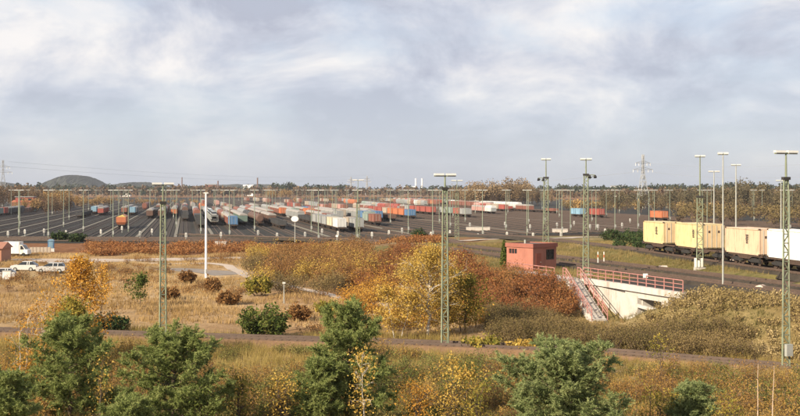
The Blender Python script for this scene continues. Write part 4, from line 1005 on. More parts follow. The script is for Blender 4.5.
def broad_geo(seed, h, wd, stem=.25, limbs=16, sub=7, per=9, leaf=.085, jit=.22, trunk=.05, el0=.5, top_round=1.2, stems=1, twigw=.012):
    r = np.random.default_rng(seed); tg = Geo(); C = []; T0, T1 = [], []
    for sidx in range(stems):
        off = r.normal(size=2) * (.12 * wd if stems > 1 else 0); ln = r.normal(size=2) * .06 * h; zs_ = np.linspace(-.2, h * .93, 8)
        tr = np.array([(off[0] * (.3 + z / h) + ln[0] * (z / h) ** 2 + r.normal() * .012 * h * (z > 0), off[1] * (.3 + z / h) + ln[1] * (z / h) ** 2 + r.normal() * .012 * h * (z > 0), z) for z in zs_]); hs_ = h * (1 if sidx == 0 else r.uniform(.75, .97)); tr[:, 2] *= hs_ / h
        tg.tube(tr, list(np.linspace(trunk, trunk * .14, 8)), 7, caps=False); nl = max(3, limbs // stems)
        for k in range(nl):
            f = stem + (1 - stem) * ((k + r.random()) / nl) ** .9; z = f * hs_ * .93; g_ = (f - stem) / (1 - stem); prof = (math.sin(math.pi * min(1, .18 + g_ * .82)) ** (1 / top_round)) * wd / 2
            L = max(.2 * wd / 2, prof * r.uniform(.7, 1.15)); an = k * 2.4 + r.normal() * .4; el = el0 + .6 * g_ + r.normal() * .15
            dr = np.array([math.cos(an) * math.cos(el), math.sin(an) * math.cos(el), math.sin(el)]); p = np.array([np.interp(z, tr[:, 2], tr[:, q]) for q in range(3)]); pts = [p]
            for q in range(4): dr = unit(dr + r.normal(size=3) * .16 + np.array([0, 0, -.05])); pts.append(pts[-1] + dr * L / 4)
            tg.tube(pts, list(np.linspace(trunk * .34, .008, 5)), 4, caps=False)
            for q in range(sub):
                t = .25 + .75 * r.random(); i = min(3, int(t * 4)); b = pts[i] + (pts[i + 1] - pts[i]) * (t * 4 - i); td = unit(dr * .6 + r.normal(size=3) * .8); e = b + td * L * r.uniform(.25, .5); T0.append(b); T1.append(e)
                C.append(b + (e - b) * (r.random((per, 1)) * .9 + .15) + r.normal(size=(per, 3)) * jit)
    tg.add(*twigs(np.array(T0), np.array(T1), twigw, r)); C = np.concatenate(C); C = C[C[:, 2] > .15]
    lg = Geo(); lg.add(*leaves(C, leaf, r)); return tg, lg
def bush_geo(seed, h, wd, stems=26, per=14, leaf=.09, jit=.14, twigw=.014, dens=1.0, low=.15, fans=4):
    """many stems from one foot, spreading; leaves along them"""
    r = np.random.default_rng(seed); T0, T1, C = [], [], []
    for k in range(stems):
        an = r.random() * 6.283; sp = math.sqrt(r.random()); foot = np.array([math.cos(an), math.sin(an), 0]) * wd * .16 * sp; H = h * r.uniform(.62, 1.05) * (1 - .32 * sp ** 2)
        tip = np.array([math.cos(an) * wd / 2 * sp, math.sin(an) * wd / 2 * sp, H]); mid = (foot + tip) / 2 + np.array([math.cos(an), math.sin(an), -.2]) * wd * .05
        T0 += [foot, mid]; T1 += [mid + (tip - mid) * .1, tip]
        for q in range(fans):
            t = .3 + .7 * r.random(); b = foot + (tip - foot) * t; e = b + unit(r.normal(size=3) + np.array([math.cos(an) * .7, math.sin(an) * .7, .8])) * h * .2; T0.append(b); T1.append(e)
            m = int(per / fans * dens) + 1; C.append(b + (e - b) * r.random((m, 1)) * 1.1 + r.normal(size=(m, 3)) * jit)
    C = np.concatenate(C); C = C[C[:, 2] > low * h * .3]; tg = Geo(); tg.add(*twigs(np.array(T0), np.array(T1), twigw, r)); lg = Geo(); lg.add(*leaves(C, leaf, r)); return tg, lg
# colours
PINEL = leafmat('pine_needles', [(.125, .165, .05), (.24, .285, .095), (.40, .42, .17)], .35, .5, 2.6)
PINEB = leafmat('blue_pine_needles', [(.13, .175, .065), (.255, .30, .125), (.42, .45, .215)], .35, .5, 2.6)
GOLD = leafmat('golden_leaves', [(.29, .19, .045), (.48, .32, .075), (.62, .46, .13)], .3, .4, .7)
YELG = leafmat('yellow_green_leaves', [(.11, .12, .025), (.27, .23, .05), (.46, .33, .07)], .3, .5, .7)
ORAN = leafmat('orange_leaves', [(.32, .15, .03), (.52, .27, .05), (.62, .40, .09)], .3, .45, .7)
RUSS = leafmat('russet_leaves', [(.15, .065, .033), (.24, .095, .042), (.32, .155, .06), (.22, .14, .055)], .25, .65, .16)
BROWN = leafmat('brown_leaves', [(.15, .080, .035), (.26, .14, .055), (.38, .22, .085)], .2, .65, .14)
OLIVE = leafmat('olive_brown_leaves', [(.11, .095, .040), (.18, .135, .060), (.26, .19, .085)], .2, .65, .14)
GREEN = leafmat('green_leaves', [(.055, .085, .022), (.10, .13, .035), (.19, .19, .055)], .25, .4, .8)
DKGR = leafmat('dark_green_leaves', [(.025, .045, .018), (.045, .070, .028), (.08, .10, .04)], .15, .4, .8)
def plant(name, label, cat, geos, leafm, barkm, px, d, group=None, trunk_name='trunk', crown_name='crown', rz=None, sink=.05):
    X = AT(px, d); r = thing(name, label, cat, (X, d, tz(X, d) - sink), rr.uniform(0, 6.28) if rz is None else rz, group)
    put(trunk_name, geos[0], barkm, r, fixn=False); put(crown_name, geos[1], leafm, r, fixn=False); return r
def topz(y, d): return EYE - (y - HY) * d / F
def hh(px, y, d): return topz(y, d) - tz(AT(px, d), d)
# foreground pines
for (px, ytop, wpx, d, sd_, lm, lb, nt_) in [
    (172, 321, 118, 56, 11, PINEL, 'big rounded green pine in the foreground below the left lamp mast', 17),
    (352, 296, 78, 60, 12, PINEL, 'tall green pine in the foreground left of the centre, birch before it', 17),
    (70, 311, 92, 62, 23, PINEL, 'dark green pine below the orange birch at the left', 15),
    (566, 334, 132, 50, 14, PINEB, 'broad pale bluish pine at the bottom right of centre', 17),
    (6, 366, 60, 52, 15, PINEL, 'green pine cut by the lower left corner', 15),
    (693, 378, 42, 55, 16, PINEB, 'small bluish pine at the bottom right, alone', 14),
    (128, 392, 52, 53, 18, PINEL, 'low pine at the bottom, left foot of the big rounded pine', 14),
    (318, 352, 52, 58.5, 19, PINEL, 'lower pine leaning out left of the tall green pine', 14)]:
    h = hh(px, ytop, d); plant('pine_tree', lb, 'pine tree', pine_geo(sd_, h, wpx * 1.06 * d / F, n_tuft=nt_, bushy=1.05), lm, BARK, px, d)
# golden and green broadleaved trees
for (px, ytop, wpx, d, sd_, lm, bk, st_, lb, kw) in [
    (80, 257, 66, 86, 31, ORAN, BIRCH, 1, 'bright orange birch standing above the dark green pine at the left', dict(limbs=38, sub=13, per=16, stem=.12, jit=.26)),
    (68, 296, 60, 80, 32, YELG, BARK, 2, 'yellow green young tree between orange birch and dark pine', dict(limbs=30, sub=10, per=14, stem=.12)),
    (428, 249, 84, 101, 33, GOLD, BIRCH, 1, 'large golden birch with white trunk behind the centre lamp mast', dict(limbs=46, sub=14, per=22, stem=.2, trunk=.13, leaf=.065, jit=.36)),
    (396, 288, 46, 99, 34, GOLD, BIRCH, 2, 'small golden birch with leaning white stems left of the large one', dict(limbs=26, sub=10, per=14, stem=.2)),
    (464, 270, 52, 104, 35, YELG, BARK, 2, 'olive yellow tree right of the centre lamp mast', dict(limbs=32, sub=11, per=14, stem=.12)),
    (448, 286, 46, 103, 135, GOLD, BARK, 2, 'golden tree half hidden behind the centre lamp mast', dict(limbs=30, sub=11, per=14, stem=.1)),
    (364, 344, 36, 54, 36, GOLD, BIRCH, 1, 'slim young birch with sparse golden leaves in front of the tall pine', dict(limbs=15, sub=6, per=7, stem=.3, leaf=.055, trunk=.035)),
    (449, 357, 66, 60, 37, GOLD, BARK, 3, 'golden bushy birch at the bottom below the centre lamp mast', dict(limbs=24, sub=8, per=9, stem=.08, leaf=.06)),
    (20, 303, 46, 74, 38, ORAN, BIRCH, 2, 'thin orange tinted birch at the left edge above the corner pine', dict(limbs=16, sub=7, per=7, stem=.12, leaf=.06)),
    (44, 286, 36, 90, 39, ORAN, BIRCH, 2, 'slender orange sapling left of the bright orange birch', dict(limbs=14, sub=6, per=7, stem=.12, leaf=.07)),
    (140, 277, 33, 128, 40, GREEN, BARK, 1, 'small round green tree standing alone on the meadow', dict(limbs=15, sub=8, per=9, stem=.35, leaf=.11)),
    (100, 262, 30, 120, 41, ORAN, BARK, 2, 'small orange tree right behind the bright orange birch', dict(limbs=14, sub=7, per=8, stem=.15, leaf=.1)),
    (660, 330, 40, 76, 42, YELG, BARK, 2, 'sparse yellowish sapling left of the lone bluish pine', dict(limbs=12, sub=5, per=6, stem=.15, leaf=.06)),
    (236, 366, 48, 58, 43, YELG, BARK, 3, 'yellow green leafy bush right of the big rounded pine', dict(limbs=18, sub=7, per=8, stem=.08, leaf=.055)),
    (285, 372, 52, 57, 44, GOLD, BARK, 3, 'golden leafy bush at the bottom left of the tall pine', dict(limbs=18, sub=7, per=7, stem=.08, leaf=.055)),
    (420, 380, 50, 56, 46, ORAN, BARK, 3, 'orange leaved bush at the bottom, left of the golden bushy birch', dict(limbs=18, sub=7, per=9, stem=.06, leaf=.05)),
    (478, 384, 40, 57, 47, YELG, BARK, 3, 'yellow green bush at the bottom, right of the golden bushy birch', dict(limbs=16, sub=7, per=9, stem=.06, leaf=.05)),
    (30, 340, 50, 66, 48, ORAN, BARK, 3, 'peach orange bush below the thin birch at the left edge', dict(limbs=20, sub=8, per=10, stem=.06, leaf=.055)),
    (655, 386, 44, 55, 49, YELG, BARK, 3, 'yellow green bush at the bottom right of the broad bluish pine', dict(limbs=16, sub=7, per=10, stem=.06, leaf=.05)),
    (730, 396, 40, 54, 50, YELG, BARK, 3, 'low yellowish bush at the bottom, left of the bare saplings', dict(limbs=14, sub=7, per=9, stem=.06, leaf=.05)),
    (210, 384, 44, 55, 65, GREEN, BARK, 3, 'green leafy bush at the right foot of the big rounded pine', dict(limbs=18, sub=7, per=10, stem=.06, leaf=.05)),
    (100, 352, 30, 58, 45, GOLD, BARK, 2, 'yellow leaved sapling in front of the dark green pine', dict(limbs=10, sub=5, per=6, stem=.15, leaf=.055))]:
    h = hh(px, ytop, d); plant('birch_tree' if bk is BIRCH else 'young_tree', lb, 'tree', broad_geo(sd_, h, wpx * d / F, stems=st_, **kw), lm, bk, px, d)
# bare birch saplings at bottom right
for k, (px, yt, d, lb) in enumerate([(757, 364, 50, 'thin bare pale sapling at the bottom right, left of a pair'), (772, 366, 50, 'thin bare pale sapling at the bottom right, right of a pair')]):
    X = AT(px, d); h = hh(px, yt, d); r = thing('bare_sapling', lb, 'tree', (X, d, tz(X, d))); q = np.random.default_rng(k + 90)
    zs_ = np.linspace(-.1, h, 7); pts = [(q.normal() * .02 + .10 * (z / h) ** 2 * (1 if k else .5), q.normal() * .02, z) for z in zs_]; put('trunk', Geo().tube(pts, list(np.linspace(.035, .01, 7)), 6), mat('pale_stem', (.50, .38, .28), .9, .2, 5), r)
    a = np.array([[np.interp(z, zs_, [p[0] for p in pts]), 0, z] for z in q.uniform(.5, h * .97, 22)]); b = a + unit(q.normal(size=(22, 3)) * np.array([1, 1, .3]) + np.array([0, 0, 1.1])) * q.uniform(.15, .5, (22, 1)); g = Geo(); g.add(*twigs(a, b, .009, q)); put('twigs', g, TWIG, r, fixn=False)
# single bushes
for (px, yb, h, w_, sd_, lm, lb) in [
    (263, 338, 2.9, 4.9, 51, GREEN, 'rounded green willow bush on the meadow left of the tall pine'), (259, 297, 2.6, 3.4, 52, YELG, 'loose yellow green bush by the light meadow path'),
    (60, 241.5, 2.4, 4.4, 53, DKGR, 'dark green bush by the yard edge, left of a pair'), (77, 242, 2.3, 4.6, 54, DKGR, 'dark green bush by the yard edge, right of a pair'),
    (419, 246.5, 2.5, 4.0, 55, DKGR, 'dark green bush at the yard edge above the golden birch'), (108, 333, 1.6, 3.6, 56, DKGR, 'low dark green shrub beside the foreground track at the left'),
    (481, 350, 1.25, 3.6, 57, YELG, 'low yellow bush by the track right of the centre mast'), (522, 352, .95, 2.6, 58, GOLD, 'low golden bush by the track above the bluish pine'),
    (212, 292, 1.7, 2.0, 59, BROWN, 'small rusty brown shrub below the white pole'), (187, 283, 1.8, 2.0, 60, BROWN, 'small brown shrub left of the white pole'),
    (170, 300, 1.4, 2.4, 61, BROWN, 'low brown shrub right of the pine mast'), (330, 315, 1.6, 2.8, 62, YELG, 'small yellowish shrub at the end of the meadow path'),
    (228, 305, 1.5, 2.6, 63, BROWN, 'small tawny shrub left of the willow bush'), (300, 320, 1.5, 2.2, 64, BROWN, 'low brown shrub right of the willow bush')]:
    x, d = G(px, yb); g_ = bush_geo(sd_, h, w_, stems=60 if sd_ == 51 else 40, per=52 if sd_ == 51 else 34, leaf=.10 + .0004 * d, jit=.16, dens=1.0)
    plant('shrub', lb, 'bush', g_, lm, TWIG, px, d, trunk_name='stems', crown_name='foliage')
for k, (px, d, h, w_, lb) in enumerate([(504, 141, 2.6, 1.1, 'slim dark green conifer at the left wall of the red cabin')]):
    r = np.random.default_rng(5); n = 1500; t = r.random(n) ** .8; rad = w_ / 2 * (1 - t) ** .6 * r.random(n) ** .4; an = r.random(n) * 6.28; C = np.stack([rad * np.cos(an), rad * np.sin(an), .15 + t * (h + .6)], 1); lg = Geo(); lg.add(*leaves(C, .13, r, .5)); tg = Geo().tube([(0, 0, -.2), (0, 0, h)], [.06, .02], 6)
    plant('conifer_shrub', lb, 'bush', (tg, lg), GREEN, BARK, px, d)
# dense growth nobody could count: thickets
def thicket(name, label, pts, lm, seed, leaf=.10, stems=12, per=12, twm=TWIG, cat='thicket', twigw=.016, jit=.16, fans=3):
    r = np.random.default_rng(seed)
    T0, T1, C, S = [], [], [], []
    for (x, y, h, w_) in pts:
        base = np.array([x, y, tz(x, y) - .05]); n = stems; an = r.random(n) * 6.283; sp = np.sqrt(r.random(n)); H = h * r.uniform(.6, 1.08, n) * (1 - .3 * sp ** 2)
        foot = base + np.stack([np.cos(an) * w_ * .2 * sp, np.sin(an) * w_ * .2 * sp, 0 * an], 1); tip = base + np.stack([np.cos(an) * w_ / 2 * sp, np.sin(an) * w_ / 2 * sp, H], 1)
        T0.append(foot); T1.append(tip)
        for q in range(fans):
            t = (.35 + .65 * r.random(n))[:, None]; b = foot + (tip - foot) * t; e = b + unit(r.normal(size=(n, 3)) + (tip - foot) * .5 / h + np.array([0, 0, .6])) * h * .22; T0.append(b); T1.append(e)
            m = max(1, per // fans); bb = np.repeat(b, m, 0); ee = np.repeat(e, m, 0); C.append(bb + (ee - bb) * r.random((len(bb), 1)) * 1.1 + r.normal(size=bb.shape) * jit)
    T0, T1, C = map(np.concatenate, (T0, T1, C)); root = thing(name, label, cat); root['kind'] = 'stuff'
    g = Geo(); g.add(*twigs(T0, T1, twigw, r)); a = put('stems', g, twm, root, fixn=False); a['kind'] = 'stuff'
    g = Geo(); g.add(*leaves(C, leaf, r)); b = put('foliage', g, lm, root, fixn=False); b['kind'] = 'stuff'
def scatter(n, xr, yr, test, hr, wr, seed):
    r = np.random.default_rng(seed); out = []; k = 0
    while len(out) < n and k < n * 60:
        k += 1; x = r.uniform(*xr); y = r.uniform(*yr)
        if test(x, y): out.append((x, y, r.uniform(*hr), r.uniform(*wr)))
    return out
def pxx(x, y): return CX + x / y * F
def SD(x, y): return (x - np.interp(y, SHY, SHX)) * .88
def trackd(x, y): return y - np.interp(x, [p[0] for p in fg], [p[1] for p in fg])
def bank(x, y):
    tau, wv = tw(x, y); return -10.5 < SD(x, y) < -.6 and y > 111 and y < 175 and not (-4.6 < tau < 12 and wv > -3.0 - 1.9 * (tau + 3.2) / 9.2) and not (-17 < tau <= -4.6 and wv > -4.4)
PATHS = [([G(150, 263), G(205, 264), G(228, 266), G(250, 277), G(290, 288.5), G(345, 299), G(395, 309)], 1.5), ([G(165, 268), G(200, 270), G(232, 274)], 7.5), ([G(-60, 259), G(60, 261), G(160, 259.5), G(300, 258)], 4)]
def offpath(x, y):
    ok = np.ones(np.shape(x), bool)
    for pts, hw in PATHS:
        for a, b in zip(pts[:-1], pts[1:]):
            a_, b_ = np.array(a), np.array(b); L2 = ((b_ - a_) ** 2).sum(); t = np.clip(((x - a_[0]) * (b_[0] - a_[0]) + (y - a_[1]) * (b_[1] - a_[1])) / L2, 0, 1)
            ok &= np.hypot(x - a_[0] - t * (b_[0] - a_[0]), y - a_[1] - t * (b_[1] - a_[1])) > hw * .8
    return ok
thicket('russet_thicket', 'russet and orange brush covering the bank below the red cabin', scatter(330, (-14, 24), (112, 172), bank, (1.3, 2.7), (1.8, 3.2), 71), RUSS, 71, leaf=.075, stems=20, per=36, jit=.2)
thicket('brown_thicket', 'dense olive brown brush in front of the bridge beyond the foreground track', scatter(400, (8, 34), (80, 116), lambda x, y: trackd(x, y) > 3.6 and SD(x, y) < (-6.0 if pxx(x, y) < 650 else -5.2) and 488 < pxx(x, y) < 745 and not (tw(x, y)[0] < 9 and tw(x, y)[1] > -5.5) and not (tw(x, y)[0] < 19 and tw(x, y)[1] > -9 - .0 * tw(x, y)[0]), (.9, 1.9), (1.6, 2.8), 72), OLIVE, 72, leaf=.05, stems=30, per=30, jit=.16, twigw=.012)
thicket('hedge_thicket', 'brown orange scrub along the far side of the meadow', scatter(190, (-35, 6), (146, 215), lambda x, y: vnoise(x, y, 7) > .33 and 262 < pxx(x, y) + (vnoise(x, y, 9) - .5) * 30 < 470 and y > 150 + (430 - pxx(x, y)) * -.0 + max(0, 330 - pxx(x, y)) * .35 and SD(x, y) < -4, (1.6, 3.8), (2.4, 4.6), 73), BROWN, 73, leaf=.085, stems=22, per=36, jit=.28)
thicket('hedge_thicket', 'golden tufts standing out of the brown scrub beyond the meadow', scatter(60, (-40, 6), (140, 215), lambda x, y: vnoise(x + 31, y, 7) > .55 and 250 < pxx(x, y) < 460 and SD(x, y) < -5, (1.6, 4.2), (2.2, 4.0), 173), GOLD, 173, leaf=.08, stems=20, per=33, jit=.26)
thicket('hedge_thicket', 'olive green tufts among the brown scrub beyond the meadow', scatter(45, (-40, 6), (140, 215), lambda x, y: vnoise(x, y + 57, 7) > .58 and 245 < pxx(x, y) < 460 and SD(x, y) < -5, (1.4, 3.2), (2.2, 4.0), 174), OLIVE, 174, leaf=.08, stems=20, per=33, jit=.26)
thicket('hedge_thicket', 'orange tinted scrub scattered between hedge and golden birch', scatter(80, (-22, 8), (106, 160), lambda x, y: 345 < pxx(x, y) < 480 and SD(x, y) < -7, (1.2, 3.0), (1.8, 3.4), 74), ORAN, 74, leaf=.075, stems=18, per=24)
thicket('meadow_scrub', 'scattered low brown weeds and scrub on the dry meadow', scatter(230, (-75, 2), (104, 225), lambda x, y: trackd(x, y) > 4 and pxx(x, y) < 400 and vnoise(x, y, 16) > .5 and offpath(x, y), (.5, 1.5), (1.2, 3.0), 75), BROWN, 75, leaf=.07, stems=12, per=12, jit=.15)
thicket('heath_strip', 'rusty brown heath strip between the meadow and the yard', scatter(420, (-110, 8), (226, 272), lambda x, y: pxx(x, y) > 88 and vnoise(x, y, 12) > .28, (.5, 1.2), (2.4, 4.5), 76), leafmat('heath_leaves', [(.17, .07, .03), (.28, .125, .05), (.37, .21, .09)], .2, .6, .14), 76, leaf=.14, stems=12, per=15, jit=.3)
thicket('bank_scrub', 'tawny weeds and low scrub on the grassy bank right of the bridge', scatter(380, (18, 52), (70, 112), lambda x, y: -8 < SD(x, y) < 1.5 and trackd(x, y) > 5 and pxx(x, y) > 640 and not (tw(x, y)[0] < 15 and tw(x, y)[1] > -7), (.3, .9), (1.0, 2.2), 77), leafmat('tawny_leaves', [(.20, .15, .06), (.33, .25, .11), (.46, .36, .19)], .25, .6, .2), 77, leaf=.08, stems=12, per=9)
thicket('bank_scrub', 'low green and dark shrubs between the yard and the far wagons', scatter(46, (30, 62), (165, 235), lambda x, y: 606 < pxx(x, y) < 660, (.9, 2.2), (1.6, 3.2), 78), DKGR, 78, leaf=.16, stems=12, per=20, jit=.2)
thicket('undergrowth', 'tangled golden and rusty undergrowth between the foreground pines', scatter(300, (-30, 30), (52, 92), lambda x, y: trackd(x, y) < -7 and -20 < pxx(x, y) < 820 and vnoise(x, y, 8) > .56, (.6, 2.0), (.9, 2.2), 79), leafmat('undergrowth_leaves', [(.20, .12, .04), (.33, .20, .06), (.46, .30, .09), (.24, .20, .07)], .3, .6, .3), 79, leaf=.042, stems=18, per=24, twigw=.011, jit=.14)
thicket('undergrowth', 'dull green and olive weeds between the foreground pines', scatter(380, (-30, 30), (52, 92), lambda x, y: trackd(x, y) < -5 and -20 < pxx(x, y) < 820 and vnoise(x + 50, y, 6) > .45, (.4, 1.3), (.8, 1.9), 80), leafmat('weed_leaves', [(.10, .105, .035), (.18, .17, .055), (.29, .25, .09)], .25, .6, .3), 80, leaf=.042, stems=18, per=24, twigw=.011, jit=.14)
thicket('undergrowth', 'tall russet and ochre brush along the bottom edge of the picture', scatter(190, (-27, 27), (58, 80), lambda x, y: trackd(x, y) < -7 and -20 < pxx(x, y) < 820 and vnoise(x + 9, y, 5) > .47, (.9, 2.3), (1.0, 2.2), 84), leafmat('brush_leaves', [(.14, .075, .03), (.26, .145, .05), (.38, .23, .075), (.20, .15, .05)], .3, .65, .3), 84, leaf=.045, stems=20, per=24, twigw=.012, jit=.15)
thicket('undergrowth', 'leafy green brush along the bottom edge of the picture', scatter(150, (-27, 27), (57, 82), lambda x, y: trackd(x, y) < -7 and -20 < pxx(x, y) < 820 and vnoise(x, y + 21, 5) > .52, (.8, 2.0), (1.0, 2.2), 85), leafmat('green_brush_leaves', [(.07, .09, .025), (.14, .155, .045), (.24, .23, .075)], .3, .65, .3), 85, leaf=.05, stems=18, per=30, twigw=.011, jit=.15)
# dry grass as stuff
def grass(name, label, n, xr, yr, test, hr, wd, cols, seed, blades=6):
    r = np.random.default_rng(seed); X = r.uniform(*xr, n); Y = r.uniform(*yr, n); k = test(X, Y); X, Y = X[k], Y[k]; Z = terrain(X, Y)
    m = len(X); P = np.repeat(np.stack([X, Y, Z - .03], 1), blades, 0) + r.normal(size=(m * blades, 3)) * np.array([.10, .10, 0]); H = r.uniform(*hr, m * blades) * np.repeat(.6 + .8 * vnoise(X, Y, 4), blades)
    tip = P + np.stack([r.normal(size=m * blades) * .22 + .05, r.normal(size=m * blades) * .22, np.ones(m * blades)], 1) * H[:, None]; s = unit(np.cross(tip - P, r.normal(size=P.shape))) * wd
    V = np.stack([P - s, P + s, tip], 1).reshape(-1, 3); g = Geo(); g.add(V, np.arange(len(V)).reshape(-1, 3)); o = put(name, g, leafmat(name + '_blades_%d' % seed, cols, .3, .7, .12), fixn=False); tag(o, label, 'grass', kind='stuff')
TAN = [(.27, .175, .07), (.43, .295, .135), (.55, .41, .22)]
grass('dry_grass', 'dry tawny grass in front of the foreground track', 42000, (-34, 36), (50, 108), lambda x, y: (np.abs(trackd(x, y)) > 2.6) & (trackd(x, y) < 5) & (np.abs(x) < y * .37), (.25, .85), .014, [(.19, .155, .05), (.33, .25, .085), (.46, .36, .15)], 81, 7)
grass('dry_grass', 'dry tan grass across the open meadow', 60000, (-85, 20), (98, 235), lambda x, y: (trackd(x, y) > 4) & (np.abs(x) < y * .37) & (SD(x, y) < -3) & (vnoise(x, y, 13) * .6 + vnoise(x, y, 4) * .4 > .40) & offpath(x, y), (.15, .55), .03, TAN, 82, 5)
grass('bank_grass', 'greenish tawny grass on the railway bank', 60000, (0, 75), (72, 210), lambda x, y: (SD(x, y) > -9) & (trackd(x, y) > 3) & (x < y * .37) & (np.abs((x - p1[0]) - (y - p1[1]) * -.326) > 2.6) & (np.abs((x - p2[0]) - (y - p2[1]) * -.326) > 2.6) & (np.abs((x - TR0[0]) - (y - TR0[1]) * -.148) > 2.4) & ~((tw(x, y)[0] > -17) & (tw(x, y)[0] < 6.5) & (tw(x, y)[1] > -4) & (tw(x, y)[1] < .6)) & ~((tw(x, y)[0] > 7) & (tw(x, y)[0] < 12) & (tw(x, y)[1] > -1.5) & (tw(x, y)[1] < .6)) & ~((tw(x, y)[0] > -2) & (tw(x, y)[0] < 15) & (tw(x, y)[1] > 0) & (tw(x, y)[1] < 16)), (.12, .5), .022, [(.13, .125, .045), (.26, .20, .085), (.40, .30, .14)], 83, 6)

# ------------------------------------------------------------------ far woods and hills
def far_wood(name, label, spans, cols, seed, q=110, wdr=.55, ls=.085):
    """spans: (px0, px1, d0, d1, ytop0, ytop1, n): crowns made of many small leaf clumps"""
    r = np.random.default_rng(seed); C, T0, T1, S = [], [], [], []
    for (a, b, d0, d1, y0, y1, n) in spans:
        for k in range(n):
            d = r.uniform(d0, d1); px = a + (b - a) * (k + r.random()) / n; t = (px - a) / (b - a); x = AT(px, d); h = max(4, (EYE + (HY - (y0 + (y1 - y0) * t)) * d / F) * r.uniform(.66, 1.03)); w_ = h * wdr * r.uniform(.7, 1.3)
            u = unit(r.normal(size=(q, 3))) * (r.random((q, 1)) ** .45); lob = unit(r.normal(size=(6, 3))) * .35; u = u * .72 + lob[r.integers(0, 6, q)]
            c = np.array([x, d, h * .58]) + u * np.array([w_ / 2, w_ / 2, h * .44]); C.append(c); S.append(np.full(q, h * ls)); nb_ = 26 if ls < .05 else 0; ci = c[r.integers(0, q, nb_)]; T0 += [list(v) for v in np.array([x, d, h * .12]) + (ci - np.array([x, d, h * .12])) * .3]; T1 += [list(v) for v in ci + (ci - np.array([x, d, h * .3])) * .12]; T0.append([x, d, -.3]); T1.append([x, d, h * .8])
    C = np.concatenate(C); S = np.concatenate(S); keep = C[:, 2] > .2; C, S = C[keep], S[keep]; root = thing(name, label, 'trees'); root['kind'] = 'stuff'
    g = Geo(); g.add(*leaves(C, S, r, .85)); o = put('foliage', g, leafmat('far_' + name + str(seed), cols, .15, .6, .05), root, fixn=False); o['kind'] = 'stuff'
    g = Geo(); T0, T1 = np.array(T0), np.array(T1); g.add(*twigs(T0, T1, np.where(np.abs(T0[:, 2] + .3) < .01, T1[:, 2] * .02, .09), r)); o = put('trunks', g, TWIG, root, fixn=False); o['kind'] = 'stuff'
BR = [(.10, .070, .045), (.17, .115, .070), (.24, .16, .09)]; GO = [(.20, .115, .045), (.33, .21, .085), (.40, .28, .14)]; DG = [(.028, .040, .022), (.045, .058, .032), (.08, .085, .045)]
far_wood('far_wood', 'far band of dark evergreen wood along the whole horizon', [(-20, 820, 2300, 2900, 184.5, 184.5, 260), (-20, 200, 1900, 2400, 182, 185, 60), (270, 345, 2100, 2500, 181.5, 183, 40), (430, 540, 2000, 2400, 186, 184, 50), (560, 820, 1800, 2300, 184.5, 181, 130)], DG, 91, 90, .85)
far_wood('far_wood', 'far band of brown autumn wood along the horizon', [(-20, 240, 1700, 2300, 185, 184, 90), (150, 480, 1750, 2200, 185, 186, 120), (520, 820, 1300, 1800, 188, 186, 120)], BR, 92, 90, .8)
far_wood('bare_grove', 'grove of bare brown trees on the skyline right of centre', [(452, 532, 900, 1050, 182, 179, 34), (470, 526, 900, 1000, 178.5, 177, 20), (528, 552, 950, 1100, 184, 188, 8)], [(.17, .12, .07), (.26, .185, .105), (.34, .25, .15)], 93, 520, .6, .024)
far_wood('left_grove', 'olive brown trees along the left edge of the yard', [(-15, 42, 760, 900, 180, 184, 22), (36, 70, 600, 720, 195, 193, 14)], BR, 94, 520, .65, .024)
far_wood('golden_grove', 'golden autumn trees beside the left edge of the yard', [(38, 70, 780, 900, 187, 186, 12), (60, 112, 760, 980, 193, 195, 20), (15, 40, 640, 700, 196, 196, 5), (135, 165, 900, 1100, 198, 199, 12), (266, 290, 1500, 1600, 187, 187, 8)], GO, 95, 400, .7, .03)
far_wood('right_grove', 'mixed bare and golden trees beyond the yard at the right', [(600, 700, 620, 900, 188, 187, 40), (700, 820, 520, 800, 186, 183, 46), (735, 770, 700, 800, 177, 178, 9), (672, 700, 750, 850, 182, 184, 8)], [(.07, .068, .045), (.125, .105, .062), (.20, .155, .085)], 96, 420, .62, .026)
far_wood('yard_scrub', 'olive brown scrub beyond the containers at the right', [(676, 820, 400, 640, 201, 203, 80), (560, 700, 640, 900, 199, 200, 40)], [(.10, .08, .04), (.17, .13, .06), (.26, .19, .09)], 98, 220, 1.3, .04)
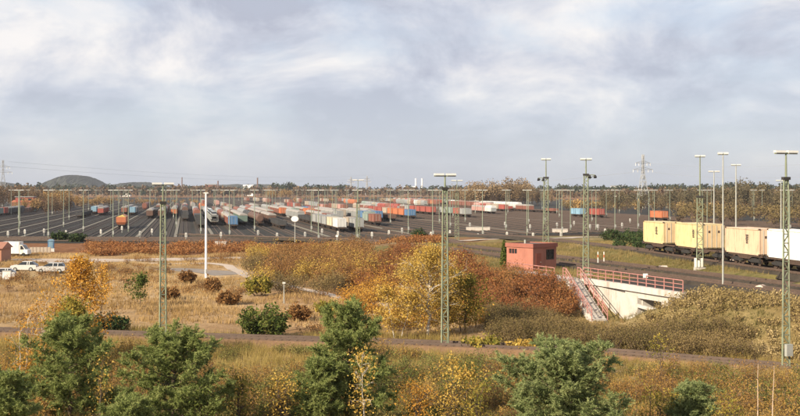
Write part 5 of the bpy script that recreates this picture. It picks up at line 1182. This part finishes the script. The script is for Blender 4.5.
far_wood('yard_scrub', 'low golden scrub between the far yard tracks', [(290, 560, 1100, 1600, 196, 197, 70), (560, 800, 620, 1100, 198, 199, 60), (100, 200, 1000, 1400, 198, 199, 30)], GO, 97, 90, 1.1, .07)
def hill(name, px0, px1, d, ytop, seed):
    X0, X1 = AT(px0, d), AT(px1, d); h = EYE + (HY - ytop) * d / F; r = np.random.default_rng(seed); n = 90; m = 24; W = (X1 - X0)
    xs = np.linspace(-.62, .62, n); ys = np.linspace(-1, 1, m); XX, YY = np.meshgrid(xs, ys); prof = np.clip(1 - (np.abs(XX) / .60) ** 2.0, 0, 1) * np.clip(1 - YY ** 2, 0, 1) ** .6
    ZZ = h * prof * (1 + .10 * (vnoise(XX * 100 + seed * 7, YY * 30, 18) - .5)) + np.where(prof > .05, r.random(XX.shape) * 4.5, 0) - .5; V = np.stack([(X0 + X1) / 2 + XX * W, d + YY * 260, ZZ], -1).reshape(-1, 3); ii = np.arange(n * m).reshape(m, n)
    g = Geo(); g.add(V, np.stack([ii[:-1, :-1].ravel(), ii[:-1, 1:].ravel(), ii[1:, 1:].ravel(), ii[1:, :-1].ravel()], 1)); o = put(name, g, mat('wooded_hill', (.045, .05, .035), .95, .4, .02), fixn=False); tag(o, kind='structure')
hill('hill', 47, 105, 4200, 175.5, 1); hill('hill', 104, 172, 4600, 182.6, 2); hill('hill', -60, 30, 4700, 182, 3); hill('hill', 160, 330, 5200, 184.8, 4)

# ------------------------------------------------------------------ the air
hz = Geo().box(-6400, 6400, -120, 7300, -3, 130)
ho = put('haze', hz, None); hm = bpy.data.materials.new('autumn_haze'); hm.use_nodes = True; t = hm.node_tree; t.nodes.clear()
pv = t.nodes.new('ShaderNodeVolumePrincipled'); pv.inputs['Color'].default_value = (.86, .90, 1.0, 1); pv.inputs['Density'].default_value = .00006; pv.inputs['Anisotropy'].default_value = .2
oo = t.nodes.new('ShaderNodeOutputMaterial'); t.links.new(pv.outputs[0], oo.inputs['Volume']); ho.data.materials.append(hm); tag(ho, 'thin pale autumn haze lying over the whole yard', 'haze', kind='stuff'); ho.display_type = 'WIRE'
